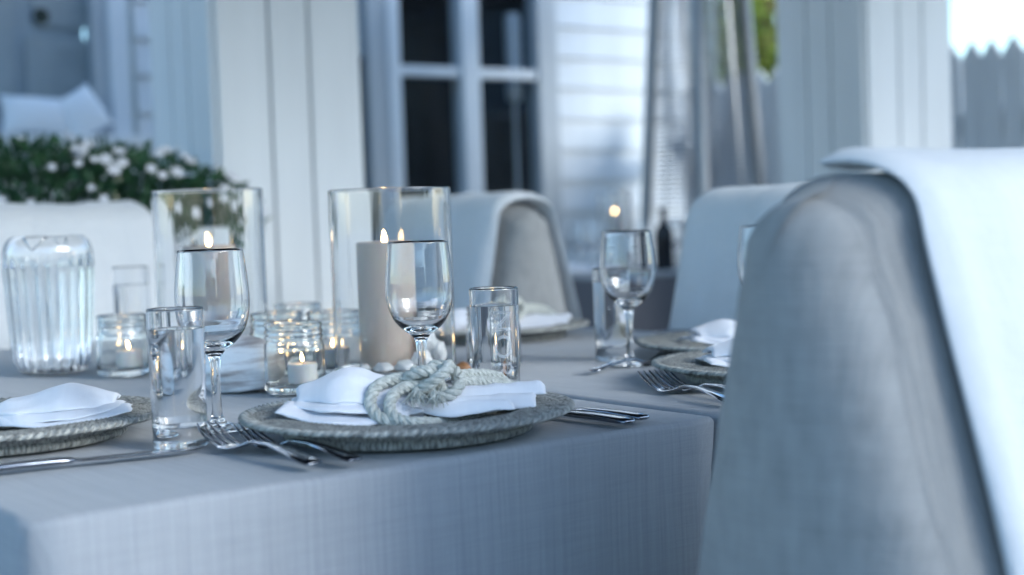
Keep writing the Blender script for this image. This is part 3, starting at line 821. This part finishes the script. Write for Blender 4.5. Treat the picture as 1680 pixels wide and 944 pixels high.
# hurricane vases
def vase(x, y, label, cx, cy_, h=0.259, r=0.0825, ch=0.180, cr=0.0395):
    v = empty('hurricane_vase', (x, y, TZ + 0.0035), 0, label, 'candle vase', 'tall cylindrical candle vases')
    p = [(0.0005, 0.0), (r - .004, 0.0), (r - .001, 0.0015), (r, 0.005), (r, h - .001), (r - .0008, h), (r - .0026, h), (r - .0034, h - .001), (r - .0036, 0.018), (r - .006, 0.0135), (r - .012, 0.012), (0.0005, 0.0115)]
    MB().lathe(p, 96).build('cylinder', 'vaseglass', v, sharp=50)
    return v
def pillar(x, y, z, r, h, label):
    c = empty('pillar_candle', (x, y, z), 0, label, 'candle', 'thick beige pillar candles')
    prof = [(0.0005, 0.0), (r - .002, 0.0), (r, 0.002), (r, h - .0025), (r - .0015, h), (r - .004, h - .0006), (r - .008, h - .005), (r * .45, h - .008), (0.0005, h - .0085)]
    MB().lathe(prof, 56).build('wax_body', 'wax', c, sharp=60)
    flame(c, 0, 0, h - .0085, 1.0)
    return c
vase(-0.162, 1.930, 'tall cylindrical glass vase holding the nearer beige candle', 0, 0)
vase(-0.455, 2.150, 'tall cylindrical glass vase behind the left wine glass', 0, 0, h=0.272)
pillar(-0.172, 1.945, TZ + 0.0155, 0.0395, 0.176, 'thick beige pillar candle burning in the right glass vase')
pillar(-0.455, 2.150, TZ + 0.0155, 0.0385, 0.176, 'beige pillar candle burning in the left glass vase')

# stones and shells inside the right vase
def blob(name, x, y, z, rx, ry, rz, mat, label, seed, rough=0.12, facet=False, cat='stone', rotz=0.0):
    bm = bmesh.new(); bmesh.ops.create_icosphere(bm, subdivisions=2 if facet else 3, radius=1)
    for v in bm.verts:
        k = 1 + rough * nz(v.co.x * 1.6 + seed, v.co.y * 1.6, v.co.z * 1.6) + rough * .5 * nz(v.co.x * 4, v.co.y * 4 + seed, v.co.z * 4)
        v.co = (v.co.x * rx * k, v.co.y * ry * k, v.co.z * rz * k)
    zmin = min(v.co.z for v in bm.verts)
    for v in bm.verts: v.co.z -= zmin
    me = bpy.data.meshes.new(name); bm.to_mesh(me); bm.free()
    if not facet: me.polygons.foreach_set('use_smooth', [True] * len(me.polygons))
    o = obj(name, me, mat, None, (x, y, z), (0, 0, rotz)); return tag(o, label, cat, 'stones and shells around the candle')
zb = TZ + 0.0155
M['quartz'] = glass('cloudy_quartz', (0.93, 0.96, 0.99), rough=0.25)
blob('quartz_stone', -0.118, 1.925, zb + .018, .013, .014, .022, 'pebble', 'rough white stone on top of the pile right of the candle', 1.1, .35, True)
blob('quartz_stone', -0.125, 1.902, zb, .015, .013, .014, 'pebble', 'rounded white stone under the rough stone in the vase', 2.4, .2)
blob('pebble', -0.102, 1.925, zb, .010, .012, .018, 'pebble', 'upright white pebble at the right glass wall of the vase', 4.7, .3)
blob('pebble', -0.146, 1.884, zb, .013, .011, .009, 'pebble', 'smooth white pebble in front of the beige candle', 5.2, .3)
blob('pebble', -0.174, 1.879, zb, .013, .010, .0075, 'pebble', 'flat white pebble at the left foot of the beige candle', 7.9, .32)
blob('pebble', -0.200, 1.890, zb, .008, .008, .008, 'pebble', 'tiny white pebble beside the napkin top in the vase', 9.3, .3)
blob('brown_pebble', -0.070, 1.900, TZ + .0035, .012, .010, .012, 'brownpebble', 'small shiny brown pebble between the vase and the etched glass', 3.3, .08)

# big striped shell
sh = MB(); nlat, nlon = 22, 44; rings = []
for i in range(nlat + 1):
    a = PI * i / nlat; rr = math.sin(a) ** 0.8
    rings.append([(-0.055 + 0.11 * (1 - math.cos(a)) / 2, 0.042 * rr * math.cos(2 * PI * k / nlon) * (1 + .05 * math.cos(8 * 2 * PI * k / nlon)), 0.040 * rr * math.sin(2 * PI * k / nlon) * (1 + .05 * math.cos(8 * 2 * PI * k / nlon)) + .028) for k in range(nlon)])
for r_ in rings:
    for k in range(nlon):
        x, y, z = r_[k]; d = .004 * nz(x * 40, y * 40, z * 40 + 2)
        r_[k] = (x, y + d, max(0.0, z + d))
sh.loft(rings)
o = obj('sea_shell', fix_normals(sh.mesh(True, None)), 'shell', None, (-0.358, 1.868, TZ + 0.0035), (0, R(-4), R(-12))); tag(o, 'rounded white shell with grey-brown stripes behind the left wine glass stem', 'shell')

# ribbed carafe
def carafe(x, y):
    c = empty('water_carafe', (x, y, TZ + 0.0035), 0, 'ribbed glass carafe of water with a notched lip at the left', 'carafe')
    prof = [(0.040, 0.0), (0.048, 0.003), (0.056, 0.016), (0.0595, 0.035), (0.0625, 0.08), (0.0655, 0.13), (0.067, 0.160), (0.0672, 0.176), (0.0662, 0.189), (0.0625, 0.200), (0.0565, 0.2075), (0.0500, 0.2105)]
    P = [Vector((a, b, 0)) for a, b in prof]; P = smooth_path(P, 4); n = len(P); seg = 144; nfl = 24
    def surf(inner):
        V = []
        for i in range(n):
            for k in range(seg):
                a = 2 * PI * k / seg
                dth = abs((a - R(-92) + PI) % (2 * PI) - PI)
                s = i / (n - 1); dth = min(dth, abs((a - R(88) + PI) % (2 * PI) - PI)); smax = 1.0 - 0.27 * max(0.0, 1 - dth / 0.42)
                s2 = min(s, s * (smax) if s > .6 else s); s2 = s if s < .62 else .62 + (s - .62) * (smax - .62) / .38
                q = s2 * (n - 1); i0 = min(int(q), n - 2); p = P[i0].lerp(P[i0 + 1], q - i0)
                r, z = p.x, p.y
                fl = interp_lin(z, (0, .012, .03, .168, .184, .22), (1, 1, 1, 1, 0, 0))
                rib = 0.0046 * fl * (abs(math.sin(nfl * a / 2)) ** .7 - .75)
                bead = 0.0016 * max(0.0, 1 - (1 - s) * 26)
                r = r + (rib + bead if not inner else -0.0035 - rib * .15 - bead * .5)
                if inner: z = max(z, 0.009) if z < .03 else z
                V.append((r * math.cos(a), r * math.sin(a), z))
        return V
    vo, vi = surf(False), surf(True); V = vo + vi; F = []
    for i in range(n - 1):
        for k in range(seg):
            l = (k + 1) % seg
            F.append((i * seg + k, i * seg + l, (i + 1) * seg + l, (i + 1) * seg + k))
            b = n * seg; F.append((b + i * seg + k, b + (i + 1) * seg + k, b + (i + 1) * seg + l, b + i * seg + l))
    for k in range(seg):
        l = (k + 1) % seg; a = (n - 1) * seg; b = n * seg + (n - 1) * seg
        F.append((a + k, a + l, b + l, b + k))
    F.append(tuple(range(seg))[::-1]); F.append(tuple(n * seg + k for k in range(seg)))
    me = mesh_from(V, F, True, 50); obj('body', me, 'glass', c)
    wp = [(0.0005, 0.0088), (0.036, 0.0088)] + [(interp_lin(z, [a[1] for a in prof], [a[0] for a in prof]) - 0.0032, z) for z in (.0125, .02, .03, .05, .08, .11, .14, .1635)] + [(0.060, 0.1632), (0.0005, 0.163)]
    MB().lathe(wp, 72).build('water', 'water', c, sharp=60)
carafe(-0.712, 2.19)

# ---- woven charger plates
def charger_mesh():
    seg = 900
    prof = [(0.0005, .0135)] + [(0.004 + 0.0045 * i, .0135) for i in range(21)] + [(0.101, .0145), (0.105, .0175), (0.109, .0215), (0.1135, .0255), (0.118, .0285)]
    prof += [(0.1215 + 0.0030 * i, 0.0295 + 0.0012 * math.sin(i / 12 * PI)) for i in range(13)]
    c = (0.1635, 0.0278)
    prof += [(c[0] + 0.0052 * math.cos(a), c[1] + 0.0040 * math.sin(a)) for a in [R(70 - 25 * i) for i in range(11)]]
    prof += [(0.150, 0.0262), (0.138, 0.0258), (0.130, 0.0252)]
    prof += [(0.1275 + 0.0042 * math.cos(a), 0.0190 + 0.0062 * math.sin(a)) for a in [R(70 - 28 * i) for i in range(6)]]
    prof += [(0.1205 + 0.0046 * math.cos(a), 0.0062 + 0.0062 * math.sin(a)) for a in [R(60 - 26 * i) for i in range(7)]]
    prof += [(0.110, 0.0008), (0.0005, 0.0008)]
    V = []; n = len(prof)
    for i, (r, z) in enumerate(prof):
        for k in range(seg):
            a = 2 * PI * k / seg; ra = r; za = z
            wob = 0.0006 * nz(math.cos(a) * 3, math.sin(a) * 3, i * .2)
            if i < 27: za += 0.0009 * math.sin(a * 90 + (i % 2) * PI) * (1 if r > .02 else 0)
            elif i < 39: za += 0.0017 * math.sin(a * 110 + (i % 2) * PI) + wob
            elif i < 51:                              # braided outer edge
                q = 0.0017 * math.sin(a * 118 + (i - 39) * 1.15); ra += q; za += q * .8
            elif i < 54: pass
            else:                                     # upright strands of the foot
                ra += 0.0022 * abs(math.sin(a * 66 + (PI / 2 if i > 60 else 0))) + 0.0006 * nz(a * 40, i * .3)
            V.append((ra * math.cos(a), ra * math.sin(a), max(0.0003, za * .80)))
    F = []
    for i in range(n - 1):
        for k in range(seg):
            l = (k + 1) % seg; F.append((i * seg + k, (i + 1) * seg + k, (i + 1) * seg + l, i * seg + l))
    arc = [0.0]
    for i in range(1, n): arc.append(arc[-1] + math.hypot(prof[i][0] - prof[i - 1][0], prof[i][1] - prof[i - 1][1]))
    UV = [(2 * PI * k / seg * .15 + (arc[i] * .8 if 27 <= i < 54 else 0.0), arc[i]) for i in range(n) for k in range(seg)]
    me = mesh_from(V, F, True, None, UV); return fix_normals(me)
chm = charger_mesh()
def charger(x, y, label, rz=0.0):
    o = obj('charger_plate', chm, 'wicker', None, (x, y, TZ + 0.0035), (0, 0, rz)); return tag(o, label, 'plate', 'grey woven charger plates')
PC = (-0.110, 1.440)
PL = T(0.118, 0.435)[:2]
P2 = T(1.012, 0.155)[:2]
P3 = T(1.205, 0.40)[:2]
P4 = T(1.165, 0.985)[:2]
charger(*PC, 'grey woven charger plate under the rope-tied napkin', .4)
charger(*PL, 'grey woven charger plate cut off by the left picture edge', 1.0)
charger(*P2, 'grey woven charger plate beside the right pair of forks', 2.0)
charger(*P3, 'grey woven charger plate on the right table in front of the right chair', 2.9)
charger(*P4, 'grey woven charger plate on the far table behind the etched glass', 3.5)

# ---- napkins
def flat_tube(mb, xs, yc, zc, w, th, camber, seed, nseg=44, rnd_end=(True, True), wr=0.0022, pleat=None, np_=3.0):
    """One folded layer of the napkin: a flattened loop of cloth running along x, gathered into pleats where asked."""
    rings = []; n = len(xs)
    for i, x in enumerate(xs):
        q = i / (n - 1)
        endk = 1.0
        if rnd_end[0]: endk = min(endk, (max(0.0, 1 - (1 - min(1, q / .07)) ** 2)) ** .5)
        if rnd_end[1]: endk = min(endk, (max(0.0, 1 - (1 - min(1, (1 - q) / .05)) ** 2)) ** .5)
        endk = max(endk, 0.02)
        W_ = w(q); H_ = th(q) * endk; ring = []
        for k in range(nseg):
            a = 2 * PI * k / nseg
            cx, sx = math.cos(a), math.sin(a)
            yy = W_ * (abs(cx) ** .7) * (1 if cx > 0 else -1); zz = H_ * (abs(sx) ** .8) * (1 if sx > 0 else -1)
            rel = yy / max(W_, 1e-4)
            z = zc(q) + zz + camber(q) * (1 - rel * rel)
            if pleat: z += pleat(q) * math.sin(rel * np_ * PI + seed + 1.2 * nz(q * 2, seed))
            d = wr * nz(x * 22, yy * 26, seed) + wr * 1.3 * nz(x * 7, yy * 40, seed + 4) + wr * .5 * nz(x * 60, yy * 60, seed + 2)
            ring.append((x + (0.007 * nz(yy * 20, seed, 3) + 0.003 * nz(yy * 60, seed, zz * 9)) * (1 if q in (0.0, 1.0) or q < .1 or q > .9 else .3), yc(q) + yy + d * .5, z + d))
        rings.append(ring)
    mb.loft(rings)
def lin(*kv):
    xs, ys = kv[0::2], kv[1::2]
    return lambda q: interp(q, xs, ys)
def span(a, b, n=44): return [a + (b - a) * i / (n - 1) for i in range(n)]
def napkin(x, y, rz, label, seed, mirror=False, zs=0.66):
    mb = MB()
    pl_l = lin(0, .0, .45, .0006, .8, .0026, 1, .0036); pl_r = lin(0, .0034, .3, .0026, .8, .0016, 1, .0016)
    # left: rolled lower hem, two lower layers, the puffed top fold
    flat_tube(mb, span(-.124, .020), lin(0, -.026, .4, -.042, 1, -.016), lin(0, .034, .25, .024, .6, .018, 1, .022), lin(0, .026, .3, .036, .7, .034, 1, .020), lin(0, .0042, .5, .0050, 1, .006), lin(0, .003, .5, .002, 1, .004), seed, pleat=pl_l, np_=2)
    flat_tube(mb, span(-.112, .018), lin(0, .028, .5, .022, 1, .0), lin(0, .026, .4, .022, 1, .024), lin(0, .036, .4, .050, .75, .040, 1, .022), lin(0, .004, 1, .005), lin(0, .004, .5, .010, 1, .004), seed + 5, pleat=pl_l)
    flat_tube(mb, span(-.116, .020), lin(0, -.004, .5, -.012, 1, -.006), lin(0, .036, .3, .031, .8, .027, 1, .026), lin(0, .030, .3, .056, .7, .046, 1, .021), lin(0, .0035, .5, .004, 1, .005), lin(0, .004, .35, .012, .8, .010, 1, .005), seed + 8, pleat=pl_l)
    flat_tube(mb, span(-.110, .022), lin(0, .004, .5, .0, 1, -.002), lin(0, .042, .35, .042, .8, .033, 1, .029), lin(0, .026, .3, .054, .7, .044, 1, .021), lin(0, .0048, .3, .0058, .8, .006, 1, .006), lin(0, .010, .4, .026, .8, .016, 1, .006), seed + 11, nseg=56, pleat=pl_l)
    flat_tube(mb, span(-.104, .018), lin(0, .006, .5, .004, 1, -.002), lin(0, .034, .35, .036, .8, .030, 1, .028), lin(0, .034, .3, .060, .7, .046, 1, .021), lin(0, .0030, .3, .0036, 1, .005), lin(0, .008, .4, .020, .8, .013, 1, .006), seed + 15, nseg=56, pleat=pl_l)
    # right: fanned pleats, each a thin folded layer
    for (y1, z1, x1, w1, sd) in ((-.034, .0255, .104, .017, 21), (-.020, .0300, .130, .018, 27), (.000, .0400, .139, .016, 33), (.018, .0350, .118, .019, 38), (.036, .0285, .126, .020, 43)):
        flat_tube(mb, span(.000, x1), lin(0, y1 * .35 - .004, .5, y1 * .8, 1, y1), lin(0, .024 + .010 * (1 - abs(y1) / .04), .5, z1 - .004, 1, z1), lin(0, .013, .4, .021, 1, w1), lin(0, .0060, .5, .0058, 1, .0042), lin(0, .003, .5, .006, 1, .006), seed + sd, wr=.0032, pleat=pl_r, np_=1.3)
    mb.v = [(a, b, .018 + (c - .018) * zs) for a, b, c in mb.v]
    if mirror: mb.v = [(-a, b, c) for a, b, c in mb.v]
    me = fix_normals(mb.mesh(True, None))
    o = obj('napkin', me, 'napkin', None, (x, y, TZ + 0.0035), (0, 0, rz)); return tag(o, label, 'napkin', 'white folded napkins')
napkin(PC[0], PC[1], R(4), 'white folded napkin tied with rope on the middle plate', 1.0, zs=0.88)
napkin(PL[0] + .01, PL[1], R(10), 'white folded napkin on the plate at the left picture edge', 6.0, mirror=True)
napkin(P2[0] + .01, P2[1], R(8), 'white folded napkin beside the right forks, half behind the chair', 12.0)
napkin(P3[0] + .02, P3[1], R(14), 'white folded napkin on the plate in front of the right chair', 18.0)
napkin(P4[0], P4[1], R(2), 'white folded napkin on the far plate behind the etched glass', 24.0)

# ---- rope napkin ring with knot
def rope_strands(mb, path, hr=0.0031, sr=0.0034, pitch=0.024, strands=3, seg=7, phase=0.0):
    path = [Vector(p) for p in path]; n = len(path)
    tg = [(path[min(i + 1, n - 1)] - path[max(i - 1, 0)]).normalized() for i in range(n)]
    nr = tg[0].cross(Vector((0, 0, 1)))
    if nr.length < 1e-3: nr = tg[0].cross(Vector((1, 0, 0)))
    frames = []; s_ = 0.0; ss = []
    for i in range(n):
        nr = (nr - tg[i] * nr.dot(tg[i])).normalized(); frames.append((nr.copy(), tg[i].cross(nr)))
        if i: s_ += (path[i] - path[i - 1]).length
        ss.append(s_)
    for k in range(strands):
        pts = []
        for i in range(n):
            a = 2 * PI * (ss[i] / pitch + k / strands) + phase
            pts.append(path[i] + frames[i][0] * (hr * math.cos(a)) + frames[i][1] * (hr * math.sin(a)))
        mb.tube(pts, sr, seg)
def rope_ring(x, y, rz, label):
    r = empty('rope_napkin_ring', (x, y, TZ + 0.0035), rz, label, 'napkin ring', 'rope napkin rings')
    loop = [(.012, -.016, .056), (-.010, -.024, .057), (-.030, -.038, .051), (-.036, -.052, .036), (-.026, -.064, .024), (-.004, -.062, .018), (.040, -.010, .012), (.085, .040, .018), (.104, .066, .028), (.100, .070, .042), (.078, .050, .050), (.050, .012, .054)]
    loop2 = [(.018, -.022, .050), (.000, -.032, .050), (-.014, -.048, .043), (-.017, -.061, .031), (-.008, -.070, .022), (.012, -.064, .017), (.050, -.010, .011), (.092, .034, .016), (.112, .058, .026), (.108, .062, .036), (.082, .042, .043), (.050, .006, .048)]
    for lp in (loop, loop2):
        mb = MB(); rope_strands(mb, smooth_path(lp, 14), phase=random.random()); mb.build('rope_loop', 'rope', r)
    kp = []; n = 340
    for i in range(n + 1):
        t = 2 * PI * i / n
        p_, q_ = 3, 4
        rr = 0.0185 + 0.0095 * math.cos(q_ * t)
        kp.append(Vector((0.026 + rr * .98 * math.cos(p_ * t), -0.018 + rr * .84 * math.sin(p_ * t), 0.0520 + 0.0135 * math.sin(q_ * t) + .003 * math.sin(t))))
    mb = MB(); rope_strands(mb, kp, hr=.0031, sr=.0034, pitch=.024); mb.build('knot', 'rope', r)
    rnd = random.Random(5); fr = MB()
    for (ax, ay, az) in ((.008, -.046, .046), (.028, -.047, .044)):
        for k in range(70):
            d = Vector((rnd.gauss(0, .5), -0.35 + rnd.gauss(0, .4), -1 + rnd.gauss(0, .35))).normalized()
            p0 = Vector((ax + rnd.gauss(0, .0025), ay + rnd.gauss(0, .001), az + rnd.gauss(0, .002))); L_ = rnd.uniform(.006, .015)
            fr.tube([p0, p0 + d * L_ * .5 + Vector((rnd.gauss(0, .001), 0, 0)), p0 + d * L_ + Vector((rnd.gauss(0, .002), 0, -.001))], [.0007, .0006, .0003], 4)
    o = fr.build('frayed_end', 'rope', r); o['kind'] = 'stuff'
    return r
rr0 = rope_ring(PC[0], PC[1], R(4), 'knotted natural rope ring around the napkin on the middle plate')
rr1 = copy_tree(rr0); rr1.location = (P4[0], P4[1], TZ + .0035); rr1.rotation_euler = (0, 0, R(2)); tag(rr1, 'knotted rope ring on the far plate behind the etched glass')

# ---- cutlery: lies along local +y, handle end at the origin
def ring8(y, z, hw, hh, tilt=0.0, n=10):
    out = []
    for k in range(n):
        a = 2 * PI * k / n; c, s_ = math.cos(a), math.sin(a)
        out.append((hw * (abs(c) ** .7) * (1 if c > 0 else -1), y, z + hh * (abs(s_) ** .7) * (1 if s_ > 0 else -1)))
    return out
def fork_meshes(L):
    k = L / .20
    hs = [(0.0, .004, .0055, .0008), (.002, .0045, .0085, .0016), (.012, .006, .0098, .0019), (.04, .0095, .0075, .0020), (.075, .0125, .0052, .0020), (.105, .0115, .0036, .0021), (.120, .0075, .0040, .0019), (.128, .0045, .0075, .0014), (.136, .0028, .0115, .0011), (.146, .0024, .0127, .0010), (.152, .0032, .0130, .0010)]
    hm_ = MB().loft([ring8(y * k, z, w * k, h) for (y, z, w, h) in hs]).mesh(True, 60)
    tines = []
    for i in range(4):
        x = (-.0104 + i * .00693) * k
        tn = [(.150, .0031, .0024, .0010), (.165, .0058, .0021, .0010), (.180, .0105, .0018, .0010), (.192, .0160, .0015, .0009), (.199, .0200, .0009, .0006), (.2005, .0208, .0004, .0004)]
        mb = MB(); mb.loft([[(a + x * (1 - .0 * j), b, c) for (a, b, c) in ring8(y * k, z, w * k, h)] for j, (y, z, w, h) in enumerate(tn)]); tines.append(fix_normals(mb.mesh(True, 60)))
    return fix_normals(hm_), tines
FK = {}
def fork(u, v, L, ang, label, lift=0.0):
    if L not in FK: FK[L] = fork_meshes(L)
    hm_, tn = FK[L]
    f = empty('fork', T(u, v, 0.0045 + lift), TA + R(ang), label, 'fork', 'steel forks')
    obj('handle', hm_, 'steel', f)
    for t in tn: obj('tine', t, 'steel', f)
    return f
KM = {}
def knife(u, v, ang, label, L=.225):
    if not KM:
        hs = [(0.0, .004, .0060, .0012), (.002, .004, .0090, .0026), (.012, .0045, .0098, .0034), (.05, .005, .0078, .0036), (.085, .0045, .0066, .0034), (.097, .004, .0062, .0026), (.099, .004, .0050, .0016)]
        KM['h'] = fix_normals(MB().loft([ring8(y, z, w, h) for (y, z, w, h) in hs]).mesh(True, 60))
        bs = [(.0985, .0040, .0050, .0014, 0), (.105, .0035, .0070, .0011, .001), (.13, .0032, .0092, .0009, .002), (.17, .003, .0100, .0008, .002), (.20, .003, .0088, .0007, .001), (.215, .003, .0056, .0006, -.002), (.2235, .003, .0015, .0005, -.005)]
        rings = [[(a + o_, b, c) for (a, b, c) in ring8(y, z, w, h)] for (y, z, w, h, o_) in bs]
        KM['b'] = fix_normals(MB().loft(rings).mesh(True, 60))
    f = empty('knife', T(u, v, 0.0040), TA + R(ang), label, 'knife', 'steel table knives')
    obj('handle', KM['h'], 'steel', f); obj('blade', KM['b'], 'steel', f)
    return f
fork(0.258, 0.020, .215, 1, 'front left fork with its tines before the left water glass')
fork(0.292, 0.008, .195, 4, 'fork lying next to the rim of the middle plate')
knife(0.607, -0.002, 2, 'front knife of the pair right of the middle plate')
knife(0.636, 0.008, 3, 'rear knife of the pair right of the middle plate')
knife(0.016, 0.228, -98, 'knife lying below the left plate towards the water glass')
fork(0.772, 0.012, .215, -16, 'outer fork of the right pair near the foreground chair')
fork(0.812, 0.010, .195, -9, 'inner fork of the right pair under the plate rim')
knife(1.39, 0.160, 86, 'knife on the right table before the far plate')
fork(0.885, 0.385, .175, -80, 'small dessert fork lying above the plate on the right table')
fork(1.41, 0.705, .205, 92, 'fork beside the far plate near the far wine glass')
knife(1.40, 0.62, 90, 'far knife near the right chair behind the far wine glass')

# ---- second table set in the background
bt = empty('background_table', (0.62, 5.75, 0), R(35), 'table with a dark cloth and glassware in the blurred background', 'table')
MB().box(-0.62, 0.45, -0.35, 0.40, TZ - 0.03, TZ, .008).build('tabletop', 'linen', bt, smooth=False)
M['darkcloth'] = linen('dark_table_cloth', (0.10, 0.10, 0.115), (0.15, 0.15, 0.165), coords='Object')
mb = MB()
for i in range(4):
    pass
rr_ = []
for (z, o_) in ((TZ - .001, .008), (TZ - .3, .012), (TZ - .62, .02)):
    ring = []
    for (xa, ya, xb, yb) in ((-.62, -.35, .45, -.35), (.45, -.35, .45, .40), (.45, .40, -.62, .40), (-.62, .40, -.62, -.35)):
        for k in range(18):
            q = k / 18; x, y = xa + (xb - xa) * q, ya + (yb - ya) * q
            d = Vector((x + .085, y - .025)).normalized(); w_ = o_ + .02 * (TZ - z) * math.sin(k * 1.9)
            ring.append((x + d.x * w_, y + d.y * w_, z - .012 * (z > .7)))
    rr_.append(ring)
mb.loft(rr_, False); mb.build('cloth_drape', 'darkcloth', bt)
for sx in (-.5, .35):
    for sy in (-.25, .3): MB().box(sx - .025, sx + .025, sy - .025, sy + .025, 0, TZ - .032).build('leg', 'woodleg', bt, smooth=False)
def bgp(px_x, y): return (px_x, y, TZ + .001)
bv = vase(0.415, 5.62, 'small distant glass vase with a white candle on the background table', 0, 0, h=.30, r=.065); bv.location.z = TZ + .001
bc = pillar(0.415, 5.62, TZ + .0135, .034, .215, 'distant pale candle burning in the vase on the background table')
for ch in bc.children:
    if ch.name.startswith('wax_body'): ch.data.materials[0] = M['whitewax']
o = MB().lathe(smooth_prof([(0.0005, 0), (.045, 0), (.052, .01), (.060, .12), (.055, .24), (.045, .30), (.048, .325), (.044, .325), (.040, .30), (.0005, .29)], 2), 32).build('ceramic_vase', 'petalwhite', None, (0.455, 5.80, TZ + .001)); tag(o, 'plain white ceramic vase behind the distant candle', 'vase')
for i, (x, y, lb) in enumerate(((0.27, 5.55, 'leftmost distant wine glass on the background table'), (0.33, 5.70, 'distant wine glass left of the distant candle vase'), (0.52, 5.66, 'distant wine glass just right of the distant candle vase'), (0.66, 5.66, 'rightmost distant wine glass beside the dark bottle'))):
    o = wine(x, y, lb); o.location.z = TZ + .001; o['group'] = 'wine glasses on the background table'
o = MB().lathe(smooth_prof([(0.0005, 0), (.034, 0), (.037, .004), (.037, .13), (.030, .16), (.014, .185), (.013, .225), (.016, .227), (.016, .235), (.0005, .236)], 2), 28).build('bottle', 'darkglass', None, (0.595, 5.52, TZ + .001)); tag(o, 'dark bottle standing on the background table', 'bottle')
o = napkin(0.29, 5.42, R(20), 'pale folded napkin on the near edge of the background table', 31.0); o.location.z = TZ - .012
